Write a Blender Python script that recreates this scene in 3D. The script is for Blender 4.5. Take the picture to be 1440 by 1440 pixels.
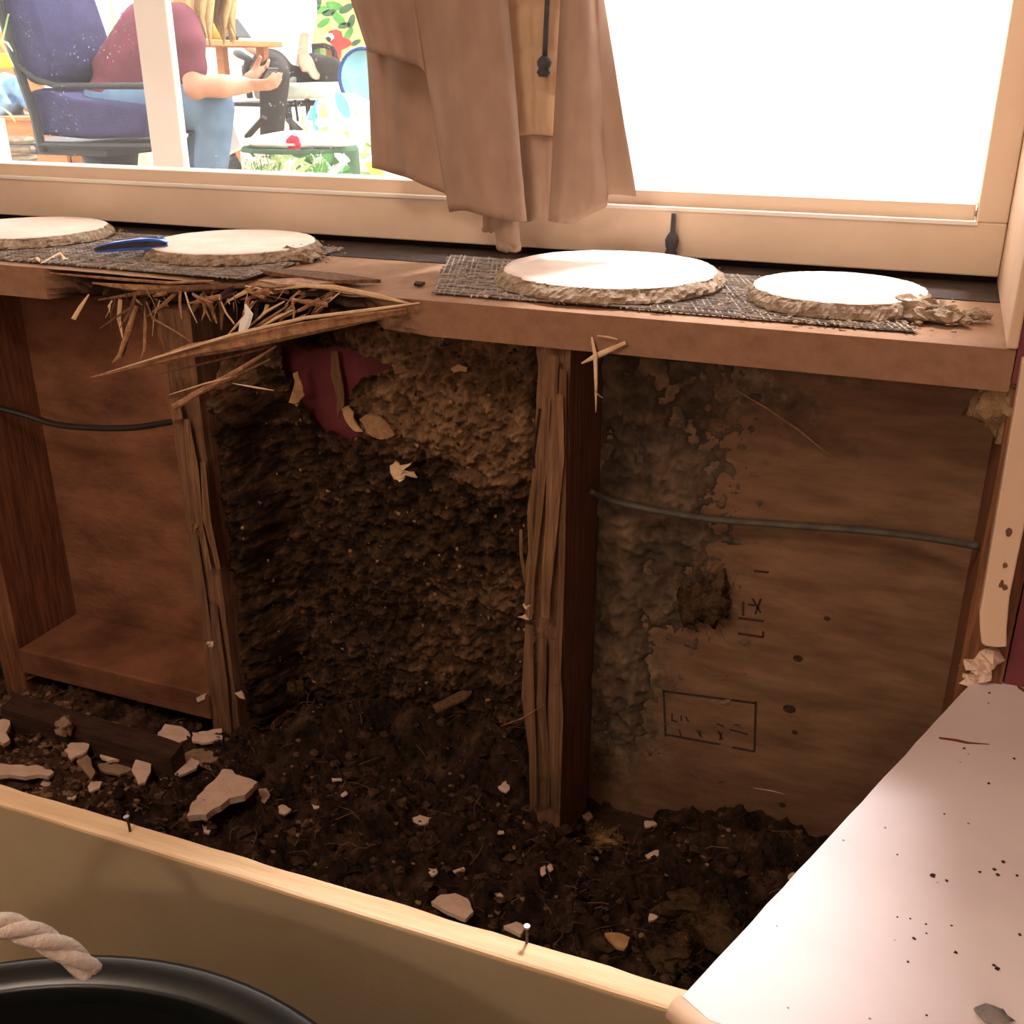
import bpy, bmesh, math, random
from mathutils import Vector, Matrix, noise
R = math.radians
random.seed(7)
for o in list(bpy.data.objects): bpy.data.objects.remove(o)
scene = bpy.context.scene
COL = scene.collection

# ------------------------------------------------------------------ camera
CAM = Vector((0.33, -1.0, 0.86)); FPX = 1490.0; PITCH = R(23); YAW = R(21.5)
cd = bpy.data.cameras.new('camera'); cam = bpy.data.objects.new('camera', cd); COL.objects.link(cam)
cam.location = CAM; cam.rotation_euler = (R(90) - PITCH, 0, YAW)
cd.sensor_width = 36; cd.lens = 36 * FPX / 1440; cd.clip_start = 0.02
scene.camera = cam
# ------------------------------------------------------------------ world, lights, exposure
world = bpy.data.worlds.new('sky'); scene.world = world; world.use_nodes = True
bg = world.node_tree.nodes['Background']
bg.inputs[0].default_value = (1.0, 0.96, 0.94, 1); bg.inputs[1].default_value = 5.0
def light(name, kind, loc, energy, color, size=0.1, rot=None):
    l = bpy.data.lights.new(name, kind); l.energy = energy; l.color = color
    if kind == 'POINT': l.shadow_soft_size = size
    if kind == 'AREA': l.size = size
    if kind == 'SUN': l.angle = size
    o = bpy.data.objects.new(name, l); COL.objects.link(o); o.location = loc
    if rot: o.rotation_euler = rot
    return o
sun = light('sun', 'SUN', (2, 6, 6), 6.0, (1.0, 0.95, 0.97), R(9))
sun.rotation_euler = Vector((-0.03, -0.52, -0.85)).to_track_quat('-Z', 'Y').to_euler()
light('room_lamp', 'POINT', (0.1, -3.3, 1.5), 46, (1.0, 0.79, 0.62), 0.14)
light('ceiling_lamp', 'POINT', (-.35, -1.55, 2.1), 40, (1.0, 0.79, 0.63), 0.2)
vs = scene.view_settings
vs.view_transform = 'Standard'; vs.look = 'None'; vs.gamma = 1; vs.use_curve_mapping = False; vs.exposure = 0.0

# ------------------------------------------------------------------ pixel -> point on a real plane (1440 x 1440 frame)
FW = Vector((-math.sin(YAW) * math.cos(PITCH), math.cos(YAW) * math.cos(PITCH), -math.sin(PITCH)))
RT = Vector((math.cos(YAW), math.sin(YAW), 0)); UP = RT.cross(FW)
def at(ax, v, px, py):
    d = FW + RT * ((px - 720) / FPX) - UP * ((py - 720) / FPX)
    return CAM + d * ((v - CAM[ax]) / d[ax])
def Y(px, py, y=0.0): return at(1, y, px, py)
def Z(px, py, z=0.0): return at(2, z, px, py)
def X(px, py, x=0.0): return at(0, x, px, py)

# ------------------------------------------------------------------ materials
def lin(r, g, b):
    f = lambda c: (c / 255 / 12.92) if c / 255 <= .04045 else ((c / 255 + .055) / 1.055) ** 2.4
    return (f(r), f(g), f(b), 1)
MATS = {}
def new_mat(name):
    m = bpy.data.materials.new(name); m.use_nodes = True; MATS[name] = m
    nt = m.node_tree; return m, nt, nt.nodes['Principled BSDF']
def N(nt, t, **kw):
    n = nt.nodes.new(t)
    for k, v in kw.items():
        if k in n.inputs: n.inputs[k].default_value = v
        else: setattr(n, k, v)
    return n
def coords(nt, scale=(1, 1, 1), rot=(0, 0, 0)):
    tc = N(nt, 'ShaderNodeTexCoord'); mp = N(nt, 'ShaderNodeMapping')
    mp.inputs['Scale'].default_value = scale; mp.inputs['Rotation'].default_value = rot
    nt.links.new(tc.outputs['Object'], mp.inputs[0]); return mp.outputs[0]
def ramp(nt, fac, stops):
    r = N(nt, 'ShaderNodeValToRGB'); e = r.color_ramp.elements
    while len(e) < len(stops): e.new(0.5)
    for i, (p, c) in enumerate(stops): e[i].position = p; e[i].color = c
    nt.links.new(fac, r.inputs[0]); return r.outputs[0]
def bump(nt, b, h, strength, dist=0.01):
    n = N(nt, 'ShaderNodeBump', Strength=strength, Distance=dist)
    nt.links.new(h, n.inputs['Height']); nt.links.new(n.outputs[0], b.inputs['Normal'])
def mat(name, c1, c2=None, scale=20, rough=0.7, bmp=0.0, bscale=None, stretch=(1, 1, 1), detail=6, lo=.35, hi=.65, metal=0.0, spec=0.3, bdist=0.01):
    if name in MATS: return MATS[name]
    m, nt, b = new_mat(name)
    b.inputs['Roughness'].default_value = rough; b.inputs['Metallic'].default_value = metal
    b.inputs['Specular IOR Level'].default_value = spec
    co = coords(nt, stretch)
    n = N(nt, 'ShaderNodeTexNoise', Scale=scale, Detail=detail, Roughness=.65); nt.links.new(co, n.inputs['Vector'])
    nt.links.new(ramp(nt, n.outputs[0], [(lo, c1), (hi, c2 or c1)]), b.inputs['Base Color'])
    if bmp:
        n2 = N(nt, 'ShaderNodeTexNoise', Scale=bscale or scale * 3, Detail=6, Roughness=.7); nt.links.new(co, n2.inputs['Vector'])
        bump(nt, b, n2.outputs[0], bmp, bdist)
    return m
def attr_mat(name, stops, scale=60, amt=.35, rough=.95, bmp=.6, bscale=150, spec=.1):
    """colour follows a stored 'tone' value (real layers of stuff) broken up by fine noise"""
    m, nt, b = new_mat(name); b.inputs['Roughness'].default_value = rough; b.inputs['Specular IOR Level'].default_value = spec
    a = N(nt, 'ShaderNodeAttribute'); a.attribute_name = 'tone'
    co = coords(nt); n = N(nt, 'ShaderNodeTexNoise', Scale=scale, Detail=8, Roughness=.72); nt.links.new(co, n.inputs['Vector'])
    s = N(nt, 'ShaderNodeMath', operation='MULTIPLY_ADD'); s.inputs[1].default_value = amt * 2; s.inputs[2].default_value = -amt
    nt.links.new(n.outputs[0], s.inputs[0])
    ad = N(nt, 'ShaderNodeMath', operation='ADD'); nt.links.new(s.outputs[0], ad.inputs[0]); nt.links.new(a.outputs['Fac'], ad.inputs[1])
    nt.links.new(ramp(nt, ad.outputs[0], stops), b.inputs['Base Color'])
    n2 = N(nt, 'ShaderNodeTexNoise', Scale=bscale, Detail=6, Roughness=.75); nt.links.new(co, n2.inputs['Vector'])
    bump(nt, b, n2.outputs[0], bmp, .006)
    return m

M_STUD = mat('stud_pine', lin(105, 66, 44), lin(150, 100, 68), 26, .85, .5, 60, (6, 6, .5))
M_STUDROT = mat('rotten_stud_pine', lin(104, 74, 54), lin(168, 124, 90), 22, .9, .8, 50, (8, 8, .35), lo=.3, hi=.7)
M_SPLIT = mat('split_wood', lin(146, 102, 70), lin(200, 156, 116), 30, .8, .6, 60, (3, 3, 3))
M_SPLIT2 = mat('split_stud_wood', lin(120, 82, 56), lin(196, 150, 110), 22, .85, .9, 40, (9, 9, .35), lo=.3, hi=.7)
M_PALE = mat('pale_split_wood', lin(205, 170, 130), lin(235, 208, 170), 30, .8, .4, 60)
M_DARKWOOD = mat('dark_wet_wood', lin(48, 32, 24), lin(78, 52, 38), 25, .8, .5, 60, (1, 6, 6))
M_SHEATH_L = mat('red_brown_plywood', lin(92, 56, 38), lin(156, 106, 76), 7, .8, .4, 60, (1.2, 1, 2.2), lo=.3, hi=.7, detail=10)
M_MAROON = mat('maroon_paint', lin(104, 44, 50), lin(118, 54, 58), 12, .6, .15, 80)
M_MAROON2 = mat('maroon_wall_paint', lin(112, 52, 58), lin(122, 60, 64), 6, .55, .1, 120)
M_RAIL = mat('cream_rail_paint', lin(218, 196, 172), lin(226, 205, 182), 8, .45, .06, 60)
M_WHITE = mat('white_paint', lin(232, 226, 215), lin(240, 235, 226), 6, .5, .05, 60)
M_CREAM = mat('cream_trim_paint', lin(220, 188, 158), lin(230, 198, 168), 9, .5, .08, 60)
M_PANEL = mat('olive_tan_paint', lin(152, 138, 110), lin(162, 148, 118), 5, .6, .12, 90, (1, 1, 1))
M_RAWPINE = mat('raw_pine', lin(206, 170, 128), lin(232, 202, 162), 14, .75, .3, 60, (.35, 5, 5))
M_FLAKE = mat('plaster_flake', lin(222, 190, 166), lin(240, 212, 190), 40, .9, .4, 120)
M_FLAKEG = mat('grey_paint_flake', lin(150, 122, 98), lin(176, 146, 118), 40, .9, .4, 120)
M_PAPER = mat('torn_tan_paper', lin(176, 134, 92), lin(206, 166, 120), 40, .9, .4, 120)
M_TUFT = mat('tan_insulation', lin(150, 116, 74), lin(190, 154, 106), 40, 1, .8, 160, spec=0)
M_TUFTD = mat('dirty_insulation', lin(84, 64, 46), lin(122, 96, 68), 40, 1, .9, 160, spec=0)
M_CABLE = mat('dark_cable', lin(38, 34, 32), lin(52, 47, 44), 20, .5, .1)
M_CABLEG = mat('grey_cable', lin(72, 66, 58), lin(96, 88, 76), 40, .6, .2)
M_NAIL = mat('steel_nail', lin(70, 58, 50), lin(100, 88, 78), 60, .45, .1, metal=.7)
M_BLACK = mat('black_plastic', lin(16, 18, 17), lin(21, 24, 22), 6, .3, .03, 40, spec=.5)
M_ROPE = mat('cotton_rope', lin(226, 208, 188), lin(242, 228, 210), 70, .95, .6, 160, spec=.1)
M_CHALK = mat('chalky_plaster_top', lin(226, 206, 190), lin(240, 224, 210), 18, .9, .15, 120)
M_CRUMB = mat('crumbly_core', lin(168, 138, 108), lin(226, 204, 180), 90, 1, 1.0, 160, spec=.1)
M_MESH = mat('dark_scrim', lin(110, 102, 96), lin(180, 170, 160), 80, .6, .2)
M_BLUE = mat('blue_anodised_metal', lin(50, 96, 190), lin(66, 116, 210), 12, .3, .05, metal=.4, spec=.6)
M_STEEL = mat('brushed_steel', lin(120, 112, 108), lin(160, 152, 148), 40, .35, .05, metal=.8)
M_KNIFEB = mat('dark_grip', lin(46, 40, 42), lin(70, 60, 58), 60, .5, .2)
M_INK = mat('faded_stamp_ink', lin(54, 38, 32), lin(70, 48, 38), 90, .9)

# ------------------------------------------------------------------ mesh helpers
class MB:
    def __init__(s): s.v = []; s.f = []
    def add(s, vs, fs):
        n = len(s.v); s.v += [tuple(v) for v in vs]; s.f += [tuple(i + n for i in f) for f in fs]; return s
    def box(s, x0, x1, y0, y1, z0, z1):
        return s.add([(x, y, z) for z in (z0, z1) for y in (y0, y1) for x in (x0, x1)],
                     [(0, 2, 3, 1), (4, 5, 7, 6), (0, 1, 5, 4), (2, 6, 7, 3), (0, 4, 6, 2), (1, 3, 7, 5)])
    def prism(s, pts, d):
        """polygon (3D points) pushed along d"""
        n = len(pts); d = Vector(d); a = [Vector(p) for p in pts]
        return s.add(a + [p + d for p in a], [tuple(range(n))[::-1], tuple(range(n, 2 * n))] + [(i, (i + 1) % n, n + (i + 1) % n, n + i) for i in range(n)])
    def tube(s, pts, rad, k=8, flat=1.0, up=None, cap=True):
        pts = [Vector(p) for p in pts]; n = len(pts)
        if not hasattr(rad, '__len__'): rad = [rad] * n
        b = len(s.v); ref = Vector(up) if up else None
        for i, p in enumerate(pts):
            t = (pts[min(i + 1, n - 1)] - pts[max(i - 1, 0)]).normalized()
            if ref is None or abs(t.dot(ref)) > .98: ref = Vector((0, 0, 1)) if abs(t.z) < .9 else Vector((0, 1, 0))
            u = t.cross(ref).normalized(); w = u.cross(t).normalized()
            r = rad[i]; ra, rb = r if hasattr(r, '__len__') else (r, r * flat)
            for j in range(k):
                a = 2 * math.pi * j / k; s.v.append(tuple(p + u * (math.cos(a) * ra) + w * (math.sin(a) * rb)))
        for i in range(n - 1):
            for j in range(k):
                s.f.append((b + i * k + j, b + i * k + (j + 1) % k, b + (i + 1) * k + (j + 1) % k, b + (i + 1) * k + j))
        if cap: s.f.append(tuple(b + j for j in range(k))[::-1]); s.f.append(tuple(b + (n - 1) * k + j for j in range(k)))
        return s
    def ball(s, c, r, n=10, m=7, jit=0.0, seed=0):
        r = r if hasattr(r, '__len__') else (r, r, r); b = len(s.v); c = Vector(c)
        def P(d):
            q = 1 + (noise.noise(d * 1.7 + Vector((seed * 3.1, seed, 0))) * jit if jit else 0)
            return tuple(c + Vector((d.x * r[0], d.y * r[1], d.z * r[2])) * q)
        s.v.append(P(Vector((0, 0, 1))))
        for i in range(1, m):
            for j in range(n):
                a = math.pi * i / m; t = 2 * math.pi * j / n
                s.v.append(P(Vector((math.sin(a) * math.cos(t), math.sin(a) * math.sin(t), math.cos(a)))))
        s.v.append(P(Vector((0, 0, -1)))); e = len(s.v) - 1
        for j in range(n):
            s.f.append((b, b + 1 + j, b + 1 + (j + 1) % n))
            for i in range(m - 2):
                q = b + 1 + i * n; s.f.append((q + j, q + n + j, q + n + (j + 1) % n, q + (j + 1) % n))
            q = b + 1 + (m - 2) * n; s.f.append((q + j, e, q + (j + 1) % n))
        return s
    def lathe(s, prof, c=(0, 0, 0), k=40):
        b = len(s.v); n = len(prof)
        for r, z in prof:
            for j in range(k):
                a = 2 * math.pi * j / k; s.v.append((c[0] + r * math.cos(a), c[1] + r * math.sin(a), c[2] + z))
        for i in range(n - 1):
            for j in range(k):
                s.f.append((b + i * k + j, b + i * k + (j + 1) % k, b + (i + 1) * k + (j + 1) % k, b + (i + 1) * k + j))
        return s
    def grid(s, fn, nu, nv, keep=None):
        b = len(s.v)
        for j in range(nv + 1):
            for i in range(nu + 1): s.v.append(tuple(fn(i / nu, j / nv)))
        for j in range(nv):
            for i in range(nu):
                if keep and not keep((i + .5) / nu, (j + .5) / nv): continue
                q = b + j * (nu + 1) + i; s.f.append((q, q + 1, q + nu + 2, q + nu + 1))
        return s
    def build(s, name, m, parent=None, smooth=False, bevel=0, origin=None, tone=None):
        me = bpy.data.meshes.new(name); me.from_pydata(s.v, [], s.f); me.update()
        if tone is not None:
            a = me.attributes.new('tone', 'FLOAT', 'POINT'); a.data.foreach_set('value', tone)
        bm = bmesh.new(); bm.from_mesh(me); bmesh.ops.recalc_face_normals(bm, faces=bm.faces); bm.to_mesh(me); bm.free()
        me.materials.append(m); o = bpy.data.objects.new(name, me); COL.objects.link(o)
        if smooth: me.shade_smooth()
        if bevel:
            b = o.modifiers.new('bevel', 'BEVEL'); b.width = bevel; b.segments = 2; b.limit_method = 'ANGLE'
        if parent:
            o.parent = parent; o.matrix_parent_inverse = Matrix.Translation(-Vector(parent.location))
        elif origin is not None:
            me.transform(Matrix.Translation(-Vector(origin))); o.location = origin
        return o
def tag(o, label=None, cat=None, group=None, kind=None):
    if label: o['label'] = label
    if cat: o['category'] = cat
    if group: o['group'] = group
    if kind: o['kind'] = kind
    return o
def thing(name, label, cat, loc=(0, 0, 0), group=None, kind=None):
    o = bpy.data.objects.new(name, None); COL.objects.link(o); o.location = loc; o.empty_display_size = .05
    return tag(o, label, cat, group, kind)
def struct(name, mb, m, label=None, cat=None, **kw):
    return tag(mb.build(name, m, **kw), label, cat, kind='structure')
def fbm(p, h=.9, o=5): return noise.fractal(Vector(p), h, 2.0, o)
def smoothstep(a, b, x):
    t = max(0, min(1, (x - a) / (b - a))); return t * t * (3 - 2 * t)
def inpoly(x, y, P):
    c = False; n = len(P)
    for i in range(n):
        x1, y1 = P[i]; x2, y2 = P[i - 1]
        if (y1 > y) != (y2 > y) and x < (x2 - x1) * (y - y1) / (y2 - y1) + x1: c = not c
    return c
def lerp_list(tab, x):
    if x <= tab[0][0]: return tab[0][1]
    for (a, b), (c, d) in zip(tab, tab[1:]):
        if x <= c: return b + (d - b) * (x - a) / (c - a)
    return tab[-1][1]

FLOOR = -0.10; SEAT = 0.30; SILL = 0.63; BACK = 0.12
# ================================================================== THE ROOM SHELL
struct('floor', MB().box(-3, 1.6, -4.5, .13, FLOOR - .05, FLOOR), mat('floor_boards', lin(120, 84, 58), lin(146, 106, 76), 6, .6, .1, 40, (1, 8, 1)), 'brown board floor of the room', 'floor')
struct('ceiling', MB().box(-3, 1.6, -4.5, .4, 2.35, 2.4), M_WHITE, 'white ceiling of the room', 'ceiling')
struct('wall_left', MB().box(-3.05, -3, -4.5, .36, FLOOR, 2.35), M_WHITE, 'pale painted wall at the far left of the room', 'wall')
struct('wall_front', MB().box(-3, 1.6, -4.55, -4.5, FLOOR, 2.35), M_WHITE, 'pale painted wall behind the viewer', 'wall')
struct('wall_right', MB().box(.492, .56, -4.5, 0.0, FLOOR, 2.35), M_MAROON2, 'maroon painted wall at the right edge', 'wall')
# back wall: an opened stud wall under the window
wall = thing('wall_back', 'opened stud wall under the window with bare plywood between studs', 'wall', (0, 0, 0), kind='structure')
def wall_part(name, mb, m, **kw): return mb.build(name, m, wall, **kw)
wall_part('header', MB().box(-3, .56, .0, .36, 1.75, 2.35), M_MAROON2)
wall_part('wall_panel', MB().box(-3, -1.75, .0, .36, FLOOR, 1.75), M_MAROON2)
wall_part('wall_panel', MB().box(.408, .56, 0.0, .36, SILL - .03, 1.75), M_MAROON2)
wall_part('wall_panel', MB().box(.452, .56, 0.004, .13, FLOOR, SILL - .03), M_MAROON2)
# plywood sheathing
wall_part('sheathing_panel', MB().box(-1.75, -.49, BACK, BACK + .012, FLOOR, SILL - .04), M_SHEATH_L)
wall_part('sheathing_panel', MB().box(-.49, -.02, BACK + .002, BACK + .014, FLOOR, SILL - .04), M_MAROON)
# right sheathing: stained, mouldy plywood
m, nt, b = new_mat('mouldy_plywood'); b.inputs['Roughness'].default_value = .85; b.inputs['Specular IOR Level'].default_value = .15
co = coords(nt, (1.2, 1, 5)); n1 = N(nt, 'ShaderNodeTexNoise', Scale=9, Detail=8, Roughness=.6); nt.links.new(co, n1.inputs['Vector'])
basec = ramp(nt, n1.outputs[0], [(.3, lin(104, 76, 56)), (.7, lin(142, 108, 82))])
co2 = coords(nt); n2 = N(nt, 'ShaderNodeTexNoise', Scale=11, Detail=7, Roughness=.62); nt.links.new(co2, n2.inputs['Vector'])
sx = N(nt, 'ShaderNodeSeparateXYZ'); nt.links.new(co2, sx.inputs[0])
mr = N(nt, 'ShaderNodeMapRange'); mr.inputs['From Min'].default_value = .02; mr.inputs['From Max'].default_value = .30; mr.inputs['To Min'].default_value = .18; mr.inputs['To Max'].default_value = -.14
nt.links.new(sx.outputs[0], mr.inputs[0])
mz = N(nt, 'ShaderNodeMapRange'); mz.inputs['From Min'].default_value = .16; mz.inputs['From Max'].default_value = .5; mz.inputs['To Min'].default_value = -.10; mz.inputs['To Max'].default_value = .04
nt.links.new(sx.outputs[2], mz.inputs[0])
s1 = N(nt, 'ShaderNodeMath', operation='ADD'); nt.links.new(n2.outputs[0], s1.inputs[0]); nt.links.new(mr.outputs[0], s1.inputs[1])
s2 = N(nt, 'ShaderNodeMath', operation='ADD'); nt.links.new(s1.outputs[0], s2.inputs[0]); nt.links.new(mz.outputs[0], s2.inputs[1])
mask = ramp(nt, s2.outputs[0], [(.46, (0, 0, 0, 1)), (.66, (1, 1, 1, 1))])
n3 = N(nt, 'ShaderNodeTexNoise', Scale=34, Detail=8, Roughness=.7); nt.links.new(co2, n3.inputs['Vector'])
mould = ramp(nt, n3.outputs[0], [(.36, lin(62, 52, 42)), (.5, lin(96, 80, 62)), (.66, lin(144, 118, 92))])
mx = N(nt, 'ShaderNodeMix', data_type='RGBA'); nt.links.new(mask, mx.inputs[0]); nt.links.new(basec, mx.inputs[6]); nt.links.new(mould, mx.inputs[7])
nt.links.new(mx.outputs[2], b.inputs['Base Color']); bump(nt, b, n3.outputs[0], .5, .006)
ply = wall_part('sheathing_panel', MB().box(-.02, .56, BACK, BACK + .012, FLOOR, SILL - .04), MATS['mouldy_plywood'])
# stamp on the plywood: an outlined box and a sideways mark (flat print)
st = MB(); ys = BACK - .0006
def stroke(p, q, w):
    a = Y(*p, ys); c = Y(*q, ys); d = (c - a).normalized(); n = Vector((-d.z, 0, d.x)) * w / 2
    st.prism([a - n, a + n, c + n, c - n], (0, .0005, 0))
for p, q in (((933, 972), (1063, 989)), ((1063, 987), (1061, 1057)), ((1061, 1057), (1030, 1051)), ((1012, 1047), (936, 1033)), ((936, 1036), (933, 970))): stroke(p, q, .0028)
for p, q in (((945, 1003), (945, 1013)), ((944, 1013), (953, 1015)), ((958, 1006), (958, 1014)), ((964, 1008), (968, 1015)), ((955, 1026), (958, 1036)), ((980, 1026), (985, 1036)), ((984, 1027), (986, 1037)), ((1008, 1018), (1018, 1022)), ((1010, 1028), (1016, 1040)), ((1015, 1030), (1012, 1041)), ((1026, 1026), (1052, 1033)), ((1032, 1019), (1042, 1021))): stroke(p, q, .002)
for p, q in (((1038, 869), (1074, 874)), ((1038, 891), (1073, 896)), ((1073, 888), (1073, 896)), ((1045, 846), (1045, 866)), ((1052, 850), (1066, 852)), ((1058, 842), (1070, 862)), ((1070, 842), (1062, 864)), ((1060, 803), (1081, 805))): stroke(p, q, .0026)
o = st.build('stamp', M_INK, ply); o['label'] = 'faded dark ink outline box and sideways mark on plywood'
# small knot holes and dimples in the plywood
kn = MB()
for (x, y, r) in ((1122, 926, .0045), (1110, 997, .006), (1163, 870, .003), (1118, 1030, .003), (1100, 1132, .0035)):
    p = Y(x, y, BACK - .0004); kn.add([p + Vector((math.cos(a) * r * 1.3, 0, math.sin(a) * r)) for a in [i * .5236 for i in range(12)]], [tuple(range(12))])
kn.build('knot', M_DARKWOOD, ply)

# ---- studs
def stud(x0, x1, z0, z1, m, rot=0.0, seed=0, jag=0):
    nz = 60; prof = []
    mb = MB(); ring = []
    for i in range(nz + 1):
        z = z0 + (z1 - z0) * i / nz
        def jit(k): return rot * fbm((k * 7.3 + seed, z * 9, seed), .8, 4)
        ring.append([(x0 + jit(1), 0.002 + abs(jit(2)), z), (x0 + (x1 - x0) * .33, abs(jit(3)) * 1.3, z), (x0 + (x1 - x0) * .66, abs(jit(4)) * 1.3, z), (x1 + jit(5) * .4, .001 + abs(jit(6)) * .5, z), (x1, BACK, z), (x0, BACK, z)])
    for r in ring: mb.v += r
    for i in range(nz):
        for j in range(6): mb.f.append((i * 6 + j, i * 6 + (j + 1) % 6, i * 6 + 6 + (j + 1) % 6, i * 6 + 6 + j))
    mb.f.append(tuple(range(6))[::-1]); mb.f.append(tuple(nz * 6 + j for j in range(6)))
    return wall_part('stud', mb, m)
ZT = SILL - .036
stud(-.892, -.848, FLOOR, ZT, M_STUD, .0005, 1)
s1_ = stud(-.512, -.467, FLOOR, ZT, M_STUDROT, .006, 2)
s2_ = stud(-.040, 0.000, FLOOR, ZT, M_STUDROT, .009, 3)
stud(.410, .450, FLOOR, ZT, M_STUD, .001, 4)
stud(-1.3, -1.26, FLOOR, ZT, M_STUD, .0005, 5)
wall_part('bottom_plate', MB().box(-.848, -.512, .0, BACK, .02, .062), M_SHEATH_L, bevel=.003)
wall_part('bottom_plate', MB().box(-.467, -.040, .02, BACK, FLOOR, -.06), M_DARKWOOD)
wall_part('bottom_plate', MB().box(.0, .41, .02, BACK, FLOOR, -.06), M_DARKWOOD)
# strips of split timber still hanging on the two rotten studs
def strip(pts, w, m, parent, y=-.006, d=.005):
    mb = MB(); P = [Y(a, b_, y) for a, b_ in pts]; n = len(P)
    ws = [w * (.7 if i in (0, n - 1) else 1 + .3 * math.sin(i * 4.1 + w * 700)) for i in range(n)]
    P = [p + Vector((.0015 * math.sin(i * 2.3 + w * 900), .0012 * math.cos(i * 3.1), 0)) for i, p in enumerate(P)]
    mb.tube(P, [(w_ * 1.25, d * .45) for w_ in ws], 4, up=(0, 1, 0)); return mb.build('splinter', m, parent)
S2 = [([(770, 560), (762, 640), (756, 720), (748, 800), (742, 870)], .0045, M_SPLIT2, -.010), ([(786, 555), (780, 640), (776, 740), (768, 830), (764, 868)], .006, M_SPLIT2, -.012),
      ([(792, 520), (790, 640), (788, 800), (786, 960)], .004, M_STUDROT, -.006), ([(752, 660), (748, 720), (745, 790), (741, 850)], .003, M_SPLIT2, -.012),
      ([(745, 880), (742, 980), (748, 1060), (752, 1130)], .005, M_STUDROT, -.008), ([(765, 900), (762, 990), (768, 1080), (770, 1130)], .004, M_STUDROT, -.006),
      ([(781, 900), (780, 1000), (782, 1140)], .006, M_STUDROT, -.005), ([(730, 745), (735, 780), (738, 820)], .002, M_SPLIT2, -.012),
      ([(777, 500), (770, 560), (760, 690)], .007, M_STUDROT, -.005), ([(757, 575), (752, 640), (750, 660)], .002, M_DARKWOOD, -.008)]
for pts, w, m_, y in S2: strip(pts, w, m_, wall, y)
S1 = [([(262, 590), (272, 660), (280, 740), (296, 800)], .005, M_SPLIT2, -.008), ([(250, 585), (262, 680), (275, 780), (296, 900)], .006, M_STUDROT, -.005),
      ([(285, 650), (292, 730), (305, 800)], .004, M_SPLIT2, -.009), ([(300, 850), (310, 950), (322, 1040)], .006, M_STUDROT, -.005), ([(240, 560), (252, 590)], .01, M_SPLIT2, -.01)]
for pts, w, m_, y in S1: strip(pts, w, m_, wall, y)

# ---- rotten crust that still sticks to the back of the middle bay (hole shows the maroon board)
hole = [(398, 505), (405, 492), (440, 500), (470, 492), (548, 517), (520, 528), (492, 540), (484, 560), (482, 585), (492, 600), (505, 612), (480, 614), (455, 606), (440, 600), (432, 580), (422, 560), (410, 545)]
HOLE = [(Y(455 + (a - 455) * 1.1, 550 + (b_ - 550) * 1.1, BACK - .024).x, Y(a, 550 + (b_ - 550) * 1.1, BACK - .024).z) for a, b_ in hole]
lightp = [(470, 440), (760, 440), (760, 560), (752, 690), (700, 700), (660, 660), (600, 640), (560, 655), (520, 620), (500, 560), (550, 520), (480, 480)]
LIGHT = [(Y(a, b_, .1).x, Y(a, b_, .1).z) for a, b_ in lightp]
leftp = [(250, 440), (400, 460), (395, 520), (345, 580), (318, 650), (300, 760), (310, 900), (280, 900), (262, 600)]
LEFT = [(Y(a, b_, .1).x, Y(a, b_, .1).z) for a, b_ in leftp]
lowr = [(580, 830), (760, 800), (760, 960), (700, 960), (580, 950)]
LOWR = [(Y(a, b_, .1).x, Y(a, b_, .1).z) for a, b_ in lowr]
def poly_soft(x, z, P):
    k = 0
    for i in range(6):
        dx = .012 * math.cos(i * 1.05) + .010 * noise.noise((x * 30 + i, z * 30, 1)); dz = .012 * math.sin(i * 1.05) + .010 * noise.noise((x * 30, z * 30 + i, 5))
        k += inpoly(x + dx, z + dz, P)
    return k / 6
tone = []
cx0, cx1, cz0, cz1 = -.468, -.038, -.05, ZT
def crust(u, v):
    x = cx0 + (cx1 - cx0) * u; z = cz0 + (cz1 - cz0) * v
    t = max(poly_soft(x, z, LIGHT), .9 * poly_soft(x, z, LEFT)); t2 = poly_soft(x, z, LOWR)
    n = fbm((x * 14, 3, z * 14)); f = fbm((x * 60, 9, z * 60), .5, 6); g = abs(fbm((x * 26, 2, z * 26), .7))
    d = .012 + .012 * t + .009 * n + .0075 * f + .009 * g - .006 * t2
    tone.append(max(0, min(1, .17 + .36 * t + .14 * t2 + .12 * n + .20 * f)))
    d += .085 * (1 - smoothstep(0, .16, u + .05 * n)) ** 1.5 * (1 - smoothstep(.80, .98, v)); d = min(d, .112)
    return (x, BACK - max(.001, d), z)
NU, NV = 250, 330
mb = MB(); mb.grid(crust, NU, NV, keep=lambda u, v: not inpoly(cx0 + (cx1 - cx0) * u + .004 * noise.noise((u * 40, v * 40, 0)), cz0 + (cz1 - cz0) * v + .004 * noise.noise((u * 40, v * 40, 7)), HOLE))
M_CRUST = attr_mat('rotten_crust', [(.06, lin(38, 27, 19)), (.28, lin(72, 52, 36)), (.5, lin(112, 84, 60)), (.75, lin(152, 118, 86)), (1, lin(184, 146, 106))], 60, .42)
rng = random.Random(11)
for k in range(650):
    x = rng.uniform(cx0 + .02, cx1 - .005); z = rng.uniform(.02, cz1 - .02)
    if inpoly(x, z, HOLE): continue
    r = rng.uniform(.0009, .0030); n0 = len(mb.v); y = crust((x - cx0) / (cx1 - cx0), (z - cz0) / (cz1 - cz0))[1]; tone.pop()
    mb.ball((x, y - r * .2, z), (r * rng.uniform(.6, 1.6), r * .6, r), 6, 4, 1.0, k); tone += [rng.choice((.1, .2, .3, .35, .5, .8))] * (len(mb.v) - n0)
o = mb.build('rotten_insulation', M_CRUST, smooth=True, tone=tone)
tag(o, 'dark mouldy crust of rotten insulation with a torn hole in the middle bay', 'insulation', kind='stuff')

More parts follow.
